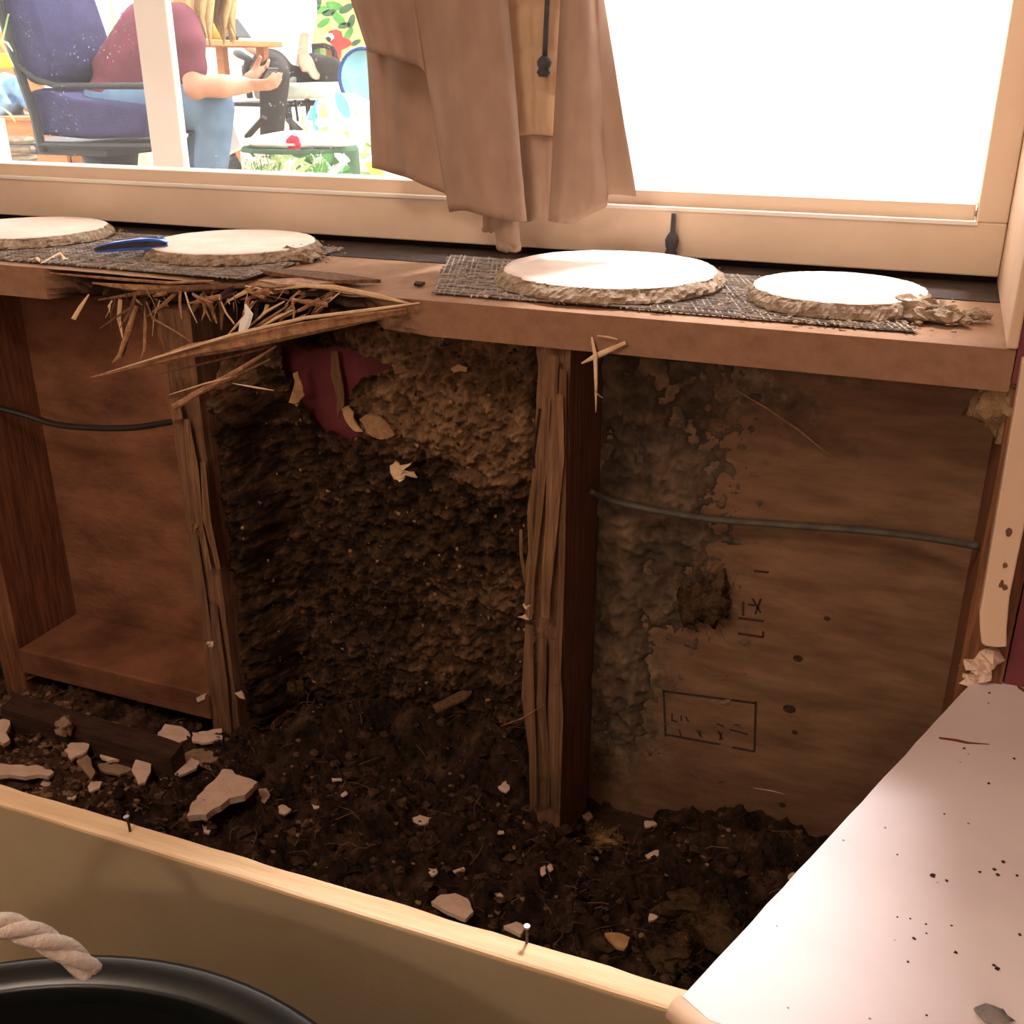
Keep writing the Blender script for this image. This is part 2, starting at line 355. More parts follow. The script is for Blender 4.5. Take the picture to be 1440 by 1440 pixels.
# patchy remains on the right-hand plywood
tone = []
rx0, rx1, rz0, rz1 = .002, .19, .02, .56
def crust_r(u, v):
    x = rx0 + (rx1 - rx0) * u; z = rz0 + (rz1 - rz0) * v
    n = fbm((x * 16 + 4, 1, z * 12)); f = fbm((x * 60, 4, z * 60), .7)
    edge = 1 - smoothstep(.35, 1.0, u + .35 * n); edge *= smoothstep(0, .14, v) * (1 - smoothstep(.05, .10, x) * (1 - smoothstep(.19, .26, z)))
    d = -.003 + .016 * edge * (0.55 + .8 * n) + .005 * f
    tone.append(max(0, min(1, .36 + .26 * n + .16 * f)))
    return (x, BACK - d, z)
mb = MB(); mb.grid(crust_r, 90, 200)
M_CRUSTR = attr_mat('mould_crust', [(.06, lin(52, 44, 36)), (.3, lin(82, 68, 54)), (.55, lin(116, 94, 74)), (.8, lin(144, 116, 92))], 40, .34)
o = mb.build('mould_growth', M_CRUSTR, smooth=True, tone=tone)
tag(o, 'patchy grey brown mould growing on the plywood beside the rotten stud', 'mould', kind='stuff')

# ================================================================== DEBRIS in the cavity
def mound(x, y):
    h = -.022 + .022 * fbm((x * 6, y * 6, 2)) + .018 * fbm((x * 22, y * 22, 5), .7) + .008 * abs(fbm((x * 60, y * 60, 1), .5))
    def g(cx, cy, sx_, sy_, a): return a * math.exp(-((x - cx) / sx_) ** 2 - ((y - cy) / sy_) ** 2)
    h += g(-.36, .03, .08, .08, .075) + g(-.20, .10, .10, .06, .080) + g(-.10, .06, .06, .07, .05) + g(-.18, -.12, .12, .10, .045)
    h += g(-.62, -.16, .22, .14, .045) + g(.08, -.20, .14, .10, .03) + g(.27, -.30, .08, .10, .05) + g(-.36, -.30, .2, .12, .02)
    h -= g(-.46, .09, .05, .06, .06) + g(.05, .08, .08, .06, .05) + g(-.09, .01, .03, .03, .02)
    if y > 0 and -.86 < x < -.51: h = min(h, .015)
    return max(FLOOR + .004, h)
def on_mound(px, py, lift=0.0):
    z = 0.02
    for _ in range(8):
        p = Z(px, py, z); z = mound(p.x, p.y) + lift
    return Z(px, py, z)
tone = []
mx0, mx1, my0, my1 = -1.72, .49, -.474, BACK - .004
def md(u, v):
    x = mx0 + (mx1 - mx0) * u; y = my0 + (my1 - my0) * v
    n = fbm((x * 30, y * 30, 8), .8); L = smoothstep(-.45, -.62, x) * (1 - smoothstep(-.02, .04, y))
    tone.append(max(0, min(1, .24 + .26 * n + .20 * L))); return (x, y, mound(x, y))
mb = MB(); mb.grid(md, 600, 180)
M_DIRT = attr_mat('rotten_debris', [(.05, lin(36, 27, 21)), (.3, lin(70, 51, 39)), (.5, lin(100, 74, 56)), (.7, lin(136, 104, 80)), (1, lin(178, 144, 116))], 70, .40, bscale=180, bmp=.9)
rng = random.Random(3)
for k in range(2600):                       # loose clods, part of the same uncountable litter
    x = rng.uniform(-.95, .45); y = rng.uniform(-.45, BACK - .02)
    if (x - .40) > -(y * .35): continue
    r = rng.uniform(.002, .007) * (1.8 if rng.random() < .08 else 1); n0 = len(mb.v)
    mb.ball((x, y, mound(x, y) + r * .4), (r, r * rng.uniform(.6, 1), r * rng.uniform(.5, .9)), 7, 5, .9, k)
    t = rng.choice((.15, .2, .3, .4, .5)) + (.2 if x < -.55 else 0); tone += [t] * (len(mb.v) - n0)
for k in range(3200):                       # pale plaster crumbs, thickest in the left bay
    x = rng.uniform(-.95, -.42) if k < 2700 else rng.uniform(-.45, .4); y = rng.uniform(-.44, -.02) if k < 2700 else rng.uniform(-.42, .08); r = rng.uniform(.0012, .0055) * (.6 if k > 2700 else 1)
    if (x - .40) > -(y * .35) or (k < 2700 and rng.random() < smoothstep(-.6, -.42, x)): continue
    n0 = len(mb.v); mb.ball((x, y, mound(x, y) + r * .4), (r * rng.uniform(.7, 1.5), r, r * .6), 6, 4, 1.1, k); tone += [rng.choice((.55, .7, .8, .95))] * (len(mb.v) - n0)
for k in range(900):                        # fibres
    x = rng.uniform(-.85, .42); y = rng.uniform(-.45, BACK - .02); a = rng.uniform(0, 6.28); l = rng.uniform(.008, .03); n0 = len(mb.v)
    z = mound(x, y) + .003; e = Vector((math.cos(a) * l, math.sin(a) * l, rng.uniform(-.2, .7) * l)); m_ = Vector((rng.uniform(-1, 1), rng.uniform(-1, 1), .8)) * l * .2
    p = Vector((x, y, z)); mb.tube([p, p + e * .5 + m_, p + e], .0005, 3); tone += [rng.uniform(.4, .8)] * (len(mb.v) - n0)
o = mb.build('rotten_debris', M_DIRT, tone=tone)
tag(o, 'heap of dark crumbled rot and dirt covering the bottom of the cavity', 'debris', kind='stuff')

# ================================================================== SILL BOARD (front edge rotted away)
dmg = [(-1.8, 0), (Y(66, 400).x, 0), (Y(82, 400).x, .75), (Y(150, 400).x, 1), (Y(470, 400).x, 1), (Y(540, 430).x, .35), (Y(600, 430).x, 0), (2, 0)]
topd = [(-1.8, 0), (Y(150, 390).x, 0), (Y(240, 395).x, .12), (Y(330, 400).x, .45), (Y(420, 400).x, .75), (Y(500, 410).x, .4), (Y(570, 430).x, 0), (2, 0)]
sx0, sx1, TH = -1.76, .407, .038
mb = MB(); tone = []; NX = 260; rows = [0, .10, .25, .45, .65, .85, 1.0]
for i in range(NX + 1):
    x = sx0 + (sx1 - sx0) * i / NX; D = lerp_list(dmg, x); T = lerp_list(topd, x)
    ring = [(x, .34, SILL)]
    for yy in (.20, .10, .055, .03): ring.append((x, yy, SILL - T * .016 * smoothstep(.10, .0, yy) * (1 + .6 * fbm((x * 40, yy * 8, 2))) - .0008 * abs(fbm((x * 20, yy * 40, 1)))))
    for k, r in enumerate(rows):
        w = (.25 + .75 * r) if k else 0
        dep = D * w * (.042 + .030 * fbm((x * 22, r * 3, 4)) + .014 * fbm((x * 90, r * 6, 4)))
        dep = max(dep, T * .028 * (1 + .8 * fbm((x * 30, 1, 1)))) if T > .05 else dep
        ring.append((x, max(0, dep), SILL - r * TH - (T * .012 if k == 0 else 0)))
        tone.append
    ring.append((x, .34, SILL - TH)); mb.v += ring
n = len(ring)
for i in range(NX):
    for j in range(n): mb.f.append((i * n + j, i * n + (j + 1) % n, (i + 1) * n + (j + 1) % n, (i + 1) * n + j))
mb.f.append(tuple(range(n))); mb.f.append(tuple(NX * n + j for j in range(n)))
for i in range(NX + 1):
    x = sx0 + (sx1 - sx0) * i / NX; D = lerp_list(dmg, x)
    for j in range(n): tone.append(.55 + .05 * fbm((x * 30, j, 0)) - (.50 * D * (.85 + .6 * fbm((x * 25, j * .7, 3))) if 6 <= j < n - 1 else 0) + (.08 if j < 5 else 0))
M_SILL = attr_mat('sill_pine', [(.05, lin(36, 28, 22)), (.3, lin(84, 64, 50)), (.55, lin(150, 114, 88)), (.8, lin(180, 148, 120))], 40, .16, rough=.8, bmp=.3, bscale=80)
sill = tag(mb.build('window_sill', M_SILL, tone=tone), 'deep wooden sill board under the window, front edge rotted and splintered at left', 'sill', kind='structure')
# splinters torn out of the sill: (pixel path, half width start..end, y start, y end, material)
SP = [([(128, 531), (200, 513), (270, 493), (340, 481), (420, 464), (500, 449), (572, 437)], [.0008, .004, .008, .0085, .008, .006, .003], -.055, -.004, M_SPLIT, .5),
      ([(150, 524), (230, 500), (330, 470), (430, 447), (520, 436), (590, 426)], [.0006, .0014, .002, .002, .002, .0008], -.058, -.008, M_PALE, 1),
      ([(244, 573), (285, 548), (330, 524), (388, 487)], [.004, .0035, .003, .001], -.04, -.01, M_SPLIT, .6),
      ([(270, 560), (330, 530), (380, 505)], [.001, .002, .001], -.035, -.012, M_STUDROT, .6),
      ([(238, 555), (290, 539), (335, 528)], [.0004, .0012, .001], -.04, -.02, M_PALE, 1),
      ([(215, 528), (300, 508), (380, 488)], [.0004, .0015, .001], -.02, -.01, M_STUDROT, 1),
      ([(327, 539), (360, 545), (385, 549)], [.0006, .0012, .0004], -.02, -.02, M_PALE, 1),
      ([(192, 430), (180, 465), (168, 500), (158, 510)], [.003, .004, .003, .0008], .01, -.01, M_SPLIT, .5),
      ([(185, 440), (178, 480), (172, 508)], [.002, .002, .001], .012, -.002, M_STUDROT, .5),
      ([(202, 425), (204, 460), (203, 490), (198, 506)], [.0015, .0025, .002, .0006], .01, -.005, M_SPLIT, .5),
      ([(206, 425), (215, 448), (245, 465), (268, 480)], [.001, .0014, .001, .0006], .0, -.015, M_SPLIT, 1),
      ([(220, 440), (228, 475), (240, 505)], [.004, .006, .004], .03, .02, M_SHEATH_L, .4),
      ([(188, 430), (165, 445), (140, 462)], [.0015, .0015, .0006], .01, .0, M_STUDROT, .6),
      ([(125, 414), (113, 432), (103, 449)], [.0012, .003, .0035], .005, -.02, M_PALE, .5),
      ([(345, 428), (350, 442), (344, 456), (338, 470)], [.0012, .006, .0065, .003], -.018, -.03, M_WHITE, .3),
      ([(308, 418), (318, 440), (330, 456)], [.0008, .0012, .001], -.005, -.02, M_PALE, 1),
      ([(285, 412), (297, 432), (305, 455)], [.003, .004, .001], .01, .0, M_SPLIT, .4),
      ([(352, 458), (375, 438), (400, 424)], [.001, .0018, .001], -.01, .0, M_PALE, 1),
      ([(350, 466), (372, 452), (405, 430)], [.001, .002, .001], -.012, .0, M_SPLIT, 1),
      ([(362, 462), (390, 446), (412, 436)], [.001, .0025, .001], -.008, .004, M_PALE, .7),
      ([(370, 468), (410, 452), (432, 442)], [.001, .002, .001], -.008, .004, M_SPLIT, .7),
      ([(410, 420), (414, 438), (412, 452)], [.0012, .0016, .0008], .0, -.012, M_SPLIT, 1),
      ([(412, 420), (424, 424), (432, 427)], [.001, .0014, .0006], -.01, -.01, M_PALE, 1),
      ([(438, 448), (452, 428), (470, 410)], [.003, .005, .002], .0, .012, M_STUDROT, .5),
      ([(300, 395), (240, 398), (160, 392), (70, 384)], [.0012, .0018, .0018, .0008], -.004, -.002, M_SPLIT, .8),
      ([(330, 402), (250, 406), (180, 404), (130, 398)], [.002, .004, .004, .001], .002, .0, M_SPLIT, .5),
      ([(138, 422), (200, 412), (290, 404), (350, 402)], [.001, .003, .004, .002], -.002, .002, M_STUDROT, .6),
      ([(345, 402), (365, 406), (384, 413)], [.0008, .0014, .0008], -.004, -.004, M_PALE, 1),
      ([(345, 408), (360, 414), (372, 419)], [.001, .003, .002], -.002, -.004, M_SPLIT, .5),
      ([(380, 408), (430, 402), (470, 404), (530, 416), (580, 428)], [.0008, .002, .003, .003, .001], .012, .0, M_PALE, .5),
      ([(832, 474), (837, 500), (838, 540), (838, 580)], [.001, .0022, .0016, .0003], -.006, -.02, M_PALE, .6),
      ([(818, 511), (840, 500), (880, 482)], [.0008, .0032, .002], -.008, -.004, M_PALE, .5),
      ([(840, 472), (856, 474), (868, 477)], [.0006, .001, .0005], -.004, -.006, M_PALE, 1),
      ([(836, 548), (842, 556), (848, 560)], [.0005, .0008, .0003], -.02, -.02, M_SPLIT, 1)]
for pts, w, y0, y1, m_, fl in SP:
    n = len(pts); P = [Y(a, b_, y0 + (y1 - y0) * i / (n - 1)) for i, (a, b_) in enumerate(pts)]
    MB().tube(P, [(q, max(q * fl, .0006)) for q in w], 6, up=(0, 1, 0)).build('splinter', m_, sill)
r2 = random.Random(21)
for k in range(70):
    x = r2.uniform(150, 480); y = 400 + r2.uniform(0, 30); a_ = r2.gauss(1.75, .55) if x < 330 else r2.gauss(2.5, .45); l = r2.uniform(14, 60); yy = r2.uniform(-.012, .03)
    P = [Y(x, y, yy), Y(x + math.cos(a_) * l * .5 + r2.uniform(-4, 4), y + math.sin(a_) * l * .5, yy - .004), Y(x + math.cos(a_) * l, y + math.sin(a_) * l, yy - r2.uniform(0, .02))]
    q = r2.choice((.0006, .0008, .0012, .002, .003)); MB().tube(P, [(q, q * .5), (q * 1.1, q * .5), (q * .3, q * .3)], 4, up=(0, 1, 0)).build('splinter', r2.choice((M_SPLIT, M_SPLIT, M_STUDROT, M_PALE, M_DARKWOOD)), sill)
# wedge split along the top of the sill
def top_shard(px, m_, h=.004):
    MB().prism([Z(a, b_, SILL + .001) for a, b_ in px], (0, 0, h)).build('splinter', m_, sill)
top_shard([(365, 384), (400, 382), (470, 388), (536, 398), (470, 399), (400, 390)], M_STUDROT)
top_shard([(362, 396), (420, 393), (470, 399), (440, 403), (390, 402)], M_SPLIT, .002)
top_shard([(585, 399), (598, 400), (592, 403), (582, 402)], M_DARKWOOD, .003)

MB().box(-1.74, .40, .205, .335, SILL + .0002, SILL + .0010).build('dark_strip', mat('dark_brown_strip', lin(58, 46, 40), lin(76, 62, 54), 30, .9, .5, 120), sill)  # thin dark brown strip laid along the back of the sill
# ================================================================== WINDOW
win = thing('window_1', 'cream painted window with dusty glass above the deep sill', 'window', (0, .33, SILL), kind='structure')
def wpart(name, mb, m_, **kw): return mb.build(name, m_, win, **kw)
RB, RTOP = .640, .716
wpart('bottom_rail', MB().box(-1.72, .398, .30, .36, RB, RTOP - .018), M_RAIL, bevel=.002)
wpart('glazing_bead', MB().box(-1.72, .364, .312, .36, RTOP - .019, RTOP), M_RAIL, bevel=.002)
wpart('bead_lip', MB().box(-1.72, .368, .297, .315, RTOP - .021, RTOP - .017), M_WHITE)
wpart('jamb', MB().box(.366, .398, .30, .36, RTOP - .018, 1.75), M_RAIL, bevel=.002)
wpart('jamb', MB().box(-1.75, -1.70, .30, .36, RB, 1.75), M_RAIL)
wpart('head', MB().box(-1.75, .398, .30, .36, 1.70, 1.75), M_RAIL)
wpart('mullion', MB().box(-.19, -.13, .31, .36, RTOP, 1.70), M_RAIL)
wpart('sub_sill', MB().box(-1.75, .41, .335, .40, SILL - .05, RB + .004), M_DARKWOOD)
# dusty glass: mostly clear, a thin film of dust and specks that catch the daylight
m, nt, b = new_mat('dusty_glass'); nt.nodes.remove(b); out = nt.nodes['Material Output']
tr = N(nt, 'ShaderNodeBsdfTransparent'); tl = N(nt, 'ShaderNodeBsdfTranslucent'); tl.inputs[0].default_value = (.9, .88, .86, 1)
co = coords(nt); v = N(nt, 'ShaderNodeTexVoronoi', Scale=140); nt.links.new(co, v.inputs['Vector'])
n1 = N(nt, 'ShaderNodeTexNoise', Scale=9, Detail=3); nt.links.new(co, n1.inputs['Vector'])
sp = ramp(nt, v.outputs['Distance'], [(.10, (1, 1, 1, 1)), (.16, (0, 0, 0, 1))]); cl = ramp(nt, n1.outputs[0], [(.5, (0, 0, 0, 1)), (.62, (.35, .35, .35, 1))])
ml = N(nt, 'ShaderNodeMath', operation='MULTIPLY'); nt.links.new(sp, ml.inputs[0]); nt.links.new(cl, ml.inputs[1])
ad = N(nt, 'ShaderNodeMath', operation='ADD'); ad.inputs[1].default_value = .022; nt.links.new(ml.outputs[0], ad.inputs[0])
ms = N(nt, 'ShaderNodeMixShader'); nt.links.new(ad.outputs[0], ms.inputs[0]); nt.links.new(tr.outputs[0], ms.inputs[1]); nt.links.new(tl.outputs[0], ms.inputs[2]); nt.links.new(ms.outputs[0], out.inputs[0])
wpart('pane', MB().box(-1.70, -.19, .338, .342, RTOP - .005, 1.70), MATS['dusty_glass'])
wpart('pane', MB().box(-.13, .366, .338, .342, RTOP - .005, 1.70), MATS['dusty_glass'])
# cream return at the right end of the sill
struct('trim_1', MB().box(.3985, .408, -.004, .36, SILL + .001, 1.75), M_CREAM, 'narrow cream upright closing the right end of the sill', 'trim', bevel=.002)
# lower casing on the right with a rounded bottom end
mb = MB(); L = [(1438, 508), (1434, 532), (1420, 612), (1400, 730), (1381, 845), (1377, 864), (1378, 885), (1380, 905), (1386, 909), (1400, 911), (1416, 910), (1416, 885), (1420, 841), (1432, 782), (1440, 745), (1456, 640), (1474, 512)]
mb.prism([Y(a, b_, -.022) for a, b_ in L], (0, .020, 0))
t2 = struct('trim_2', mb, M_CREAM, 'peach painted casing strip with nail holes and rounded end above the bench', 'trim', bevel=.0015)
for (x, y, r) in ((1419, 748, .0030), (1413, 795, .0020), (1408, 822, .0022), (1413, 826, .0022), (1409, 818, .0013)):
    p = Y(x, y, -.0225); MB().ball(p, (r, .0010, r * 1.4), 8, 5, .5, x).build('nail_hole', M_STUDROT, t2)

# ================================================================== BENCH: front panel with a raw top edge, and the seat board left at the right
LEDGE = SEAT - .019
a0 = Z(0, 1103, LEDGE).y; a1 = Z(0, 1129, LEDGE).y
bench = thing('window_bench', 'olive tan bench front panel with raw pine top edge below the cavity', 'bench', (-.3, a1, FLOOR))
def rail_edge(u, v, ): pass
mb = MB(); NXr = 120
for i in range(NXr + 1):
    x = -1.7 + 2.10 * i / NXr; j1 = .0012 * fbm((x * 14, 2, 1)); j2 = .0016 * fbm((x * 20, 7, 1))
    mb.v += [(x, a1 + j1, LEDGE - .02), (x, a1 + j1 * .7, LEDGE - .001), (x, a1 + .002, LEDGE), (x, a0 + j2, LEDGE), (x, a0 + j2, LEDGE - .02)]
for i in range(NXr):
    for j in range(5): mb.f.append((i * 5 + j, i * 5 + (j + 1) % 5, i * 5 + 5 + (j + 1) % 5, i * 5 + 5 + j))
mb.f += [(0, 1, 2, 3, 4), tuple(NXr * 5 + j for j in range(5))]
mb.build('top_rail', M_RAWPINE, bench)
MB().box(-1.7, .40, a1 - .0012, a0 - .001, FLOOR, LEDGE - .0035).build('panel', M_PANEL, bench)
# two bent nails standing in the raw edge
for (bx, by), (tx, ty), lab in (((183, 1169), (178, 1150), 'small bent nail standing in raw pine edge below the broken plaster slab'), ((740, 1326), (741, 1304), 'small nail standing in raw pine edge near the white seat board')):
    p = Z(bx, by, LEDGE); q = Y(tx, ty, p.y)
    t = thing('nail', lab, 'nail', p, 'nails in the bench edge')
    MB().tube([p - Vector((0, 0, .004)), p.lerp(q, .5) + Vector((.0006, 0, 0)), q], .0011, 8).build('shank', M_NAIL, t)
    MB().tube([q, q + (q - p).normalized() * .0014], .0024, 10).build('head', M_STEEL, t)

# seat board
m, nt, b = new_mat('scuffed_white_seat_paint'); b.inputs['Roughness'].default_value = .42; b.inputs['Specular IOR Level'].default_value = .35
co = coords(nt); v = N(nt, 'ShaderNodeTexVoronoi', Scale=60); nt.links.new(co, v.inputs['Vector'])
n1 = N(nt, 'ShaderNodeTexNoise', Scale=30, Detail=2); nt.links.new(co, n1.inputs['Vector'])
n4 = N(nt, 'ShaderNodeTexNoise', Scale=7, Detail=6); nt.links.new(co, n4.inputs['Vector'])
basec = ramp(nt, n4.outputs[0], [(.35, lin(224, 206, 204)), (.65, lin(236, 220, 216))])
sp = ramp(nt, v.outputs['Distance'], [(.045, (1, 1, 1, 1)), (.075, (0, 0, 0, 1))]); cl = ramp(nt, n1.outputs[0], [(.52, (0, 0, 0, 1)), (.56, (1, 1, 1, 1))])
ml = N(nt, 'ShaderNodeMath', operation='MULTIPLY'); nt.links.new(sp, ml.inputs[0]); nt.links.new(cl, ml.inputs[1])
mx = N(nt, 'ShaderNodeMix', data_type='RGBA'); nt.links.new(ml.outputs[0], mx.inputs[0]); nt.links.new(basec, mx.inputs[6]); mx.inputs[7].default_value = lin(120, 88, 80)
nt.links.new(mx.outputs[2], b.inputs['Base Color'])
M_SEAT = MATS['scuffed_white_seat_paint']
seat = thing('corner_bench', 'white painted bench seat board with diagonal cut edge and dark specks', 'bench seat', (.35, -.25, SEAT))
A = Z(960, 1401, SEAT); Bk = Z(1376, 949, SEAT)
edge = [A.lerp(Bk, i / 24) for i in range(25)]
edge = [p + Vector((.0009 * fbm((i * .9, 3, 1)), 0, 0)) for i, p in enumerate(edge)]
outl = edge + [Vector((.49, .0, SEAT)), Vector((.49, A.y - .02, SEAT)), Vector((A.x + .02, A.y - .012, SEAT))]
sboard = MB().prism(outl, (0, 0, -.018)).build('seat_board', M_SEAT, seat)
nb = [A + Vector((-.004, -.003, -.009)), A + Vector((.02, -.015, -.009)), Vector((.49, A.y - .024, SEAT - .009))]
MB().tube(nb, .0095, 12).build('nosing', M_CREAM, seat, smooth=True)
MB().box(A.x + .03, .49, A.y - .03, A.y - .012, FLOOR, SEAT - .02).build('front_apron', M_PANEL, seat)
# scratch and torn paint at the back of the seat
def flat_poly(pxs, z, h): return MB().prism([Z(a, b_, z) for a, b_ in pxs], (0, 0, h))
M_SCR = mat('bare_red_scratch', lin(110, 52, 44), lin(132, 70, 56), 60, .8)
for pxs in ([(1382, 952), (1400, 950), (1420, 955), (1441, 961), (1441, 967), (1418, 958), (1400, 955), (1384, 956)], [(1428, 962), (1441, 970), (1441, 974), (1432, 968)], [(1320, 1037), (1345, 1040), (1362, 1044), (1392, 1047), (1360, 1046), (1340, 1042), (1321, 1039)]):
    flat_poly(pxs, SEAT + .0002, .0006).build('scratch', M_SCR, sboard)
SPECKS = [(1312, 1232, 5), (1331, 1239, 3), (1398, 1223, 3), (1403, 1231, 4), (1411, 1213, 4), (1378, 1227, 3), (1430, 1232, 3), (1280, 1292, 2), (1262, 1290, 2), (1285, 1320, 3), (1344, 1340, 3), (1397, 1358, 3), (1402, 1363, 4), (1434, 1315, 3), (1262, 1202, 2), (1328, 1145, 2), (1390, 1102, 3), (1356, 1053, 3), (1426, 1067, 3), (1390, 989, 2), (1391, 975, 3), (1303, 1428, 2), (1303, 1313, 2), (1338, 1302, 2), (1277, 1353, 2), (1302, 1300, 2)]
for i, (x, y, s) in enumerate(SPECKS):
    p = Z(x, y, SEAT); r = s * .00042
    o = MB().ball(p + Vector((0, 0, r * .3)), (r, r * .8, r * .6), 7, 5, .8, i).build('dirt_crumb', M_DARKWOOD, origin=p)
    tag(o, 'tiny dark crumb of dirt lying on the white seat board', 'crumb', 'crumbs on the seat board')
p = Z(1396, 1432, SEAT)
mb = MB(); mb.ball(p + Vector((0, 0, .002)), (.010, .007, .004), 12, 7, .5, 2)
tag(mb.build('grey_chip', mat('grey_stone', lin(120, 112, 108), lin(160, 150, 146), 60, .6, .3), smooth=True, origin=p), 'smooth grey chip lying on the near end of the white seat board', 'chip')
# broken plaster block behind the seat corner
mb = MB()
for k, (x, y, s) in enumerate(((1372, 935, .012), (1392, 925, .012), (1366, 955, .010), (1382, 945, .011))):
    p = Y(x, y, .0); mb2 = MB(); mb2.ball(p, (s, s * .9, s * .8), 9, 6, .9, k + 5)
    tag(mb2.build('plaster_lump', M_FLAKE, origin=p), ['pale plaster lump beside the wall corner, lower left of the casing end', 'pale plaster lump right under the rounded casing end', 'pale plaster lump lowest at the back corner of the seat', 'pale plaster lump between casing end and seat corner'][k], 'plaster lump', 'plaster lumps at the seat corner')

# ================================================================== ROUND PLASTER DISCS on the sill, scrim under them
def disc(cx, cy, r, h, seed, label, tail=None):
    t = thing('plaster_disc', label, 'plaster disc', (cx, cy, SILL + .004), 'round plaster discs on the sill')
    K = 200; prof = [(1.0, .0), (1.04, .12), (1.035, .3), (1.02, .5), (1.0, .7), (.975, .86), (.955, .97)]
    mb = MB(); b0 = []
    for q, (rr, zz) in enumerate(prof):
        for j in range(K):
            a = 2 * math.pi * j / K; w = 1 + (.030 if q < 5 else .012) * fbm((math.cos(a) * 4 + seed, math.sin(a) * 4, q * .3), .8) + (.020 if q < 6 else .006) * fbm((math.cos(a) * 22 + seed, math.sin(a) * 22, q * 1.7), .6)
            mb.v.append((cx + r * rr * w * math.cos(a), cy + r * rr * w * math.sin(a), SILL + .004 + h * zz))
    for q in range(len(prof) - 1):
        for j in range(K): mb.f.append((q * K + j, q * K + (j + 1) % K, q * K + K + (j + 1) % K, q * K + K + j))
    mb.f.append(tuple(range(K))[::-1]); mb.f.append(tuple((len(prof) - 1) * K + j for j in range(K)))
    if tail:
        for k in range(26):
            u = random.random(); p = Vector(tail[0]).lerp(Vector(tail[1]), u); q = random.uniform(.006, .016) * (1.2 - .6 * u)
            mb.ball((p.x + random.uniform(-.012, .012), p.y + random.uniform(-.02, .02), SILL + .004 + q * .4), (q, q, q * .6), 8, 5, .8, k)
    mb.build('crumbly_edge', M_CRUMB, t)
    mb = MB(); ring = []
    for q, (rr, zz) in enumerate(((.965, .93), (.955, 1.0), (.90, 1.03), (.5, 1.05))):
        for j in range(K):
            a = 2 * math.pi * j / K; w = 1 + .016 * fbm((math.cos(a) * 3.5 + seed, math.sin(a) * 3.5, 3), .8) + .012 * fbm((math.cos(a) * 20 + seed, math.sin(a) * 20, 3), .6)
            mb.v.append((cx + r * rr * w * math.cos(a), cy + r * rr * w * math.sin(a), SILL + .004 + h * zz))
    for q in range(3):
        for j in range(K): mb.f.append((q * K + j, q * K + (j + 1) % K, q * K + K + (j + 1) % K, q * K + K + j))
    mb.f.append(tuple(3 * K + j for j in range(K)))
    mb.build('chalky_top', M_CHALK, t, smooth=True)
    return t
disc(-.860, .165, .112, .014, 1, 'white topped round plaster disc at the far left end of the sill')
disc(-.515, .165, .108, .014, 2, 'white topped round plaster disc touching the blue pocket knife', ((-.425, .15, 0), (-.395, .17, 0)))
disc(-.005, .148, .122, .016, 3, 'largest white topped round plaster disc, on the sill under the curtain')
disc(.243, .130, .088, .016, 4, 'white topped plaster disc with crumbled tail at the right end of the sill', ((.31, .10, 0), (.375, .085, 0)))
def scrim(name, label, x0, x1, y0, y1, skew=0, step=.0065):
    t = thing(name, label, 'mesh sheet', ((x0 + x1) / 2, (y0 + y1) / 2, SILL + .001), 'dark mesh sheets on the sill')
    mb = MB()
    n = int((x1 - x0) / step); r2 = random.Random(int(x0 * 1000))
    for i in range(n + 1):
        x = x0 + i * step
        mb.tube([(x + skew * v_ + r2.uniform(-.0008, .0008), y0 + (y1 - y0) * v_ + (r2.uniform(-.006, .003) if v_ in (0, 1) else 0), SILL + .0022 + r2.uniform(0, .0015)) for v_ in (0, .33, .66, 1)], .0011, 5)
    mb.build('strand', M_MESH, t); mb = MB()
    n = int((y1 - y0) / step)
    for i in range(n + 1):
        y = y0 + i * step; s_ = skew * i / n
        mb.tube([(x0 + s_ + (x1 - x0) * v_ + (r2.uniform(-.005, .003) if v_ in (0, 1) else 0), y + r2.uniform(-.0008, .0008), SILL + .0026 + r2.uniform(0, .0015)) for v_ in (0, .2, .4, .6, .8, 1)], .0011, 5)
    mb.build('strand', M_MESH, t)
    MB().grid(lambda u, v_: (x0 + skew * v_ + (x1 - x0) * u, y0 + (y1 - y0) * v_, SILL + .0014 + .0004 * noise.noise((u * 30, v_ * 9, 1))), 30, 8).build('backing', mat('dusty_felt', lin(112, 92, 76), lin(156, 132, 110), 50, .95, .6, 150), t)
scrim('wire_mesh', 'grey mesh sheet under the two discs and knife at left', -.98, -.40, .02, .25)
scrim('wire_mesh', 'dark mesh sheet sticking out left of the largest disc', -.165, .325, .030, .25, skew=-.08)

mb = MB(); r2 = random.Random(31)
for k in range(420):
    cx, cy, rr = r2.choice(((-.86, .165, .112), (-.515, .165, .108), (-.005, .148, .122), (.243, .13, .088), (.243, .13, .088))); a = r2.uniform(0, 6.28); q = rr + abs(r2.gauss(.008, .02)); x = cx + q * math.cos(a); y = cy + q * math.sin(a)
    if not (.01 < y < .29 and -1.1 < x < .39): continue
    r = r2.uniform(.0008, .003); mb.ball((x, y, SILL + .0035 + r * .3), (r * 1.3, r, r * .6), 6, 4, 1.0, k)
tag(mb.build('plaster_crumbs', M_CRUMB), 'scatter of pale plaster crumbs around the round discs on the sill', 'crumbs', kind='stuff')
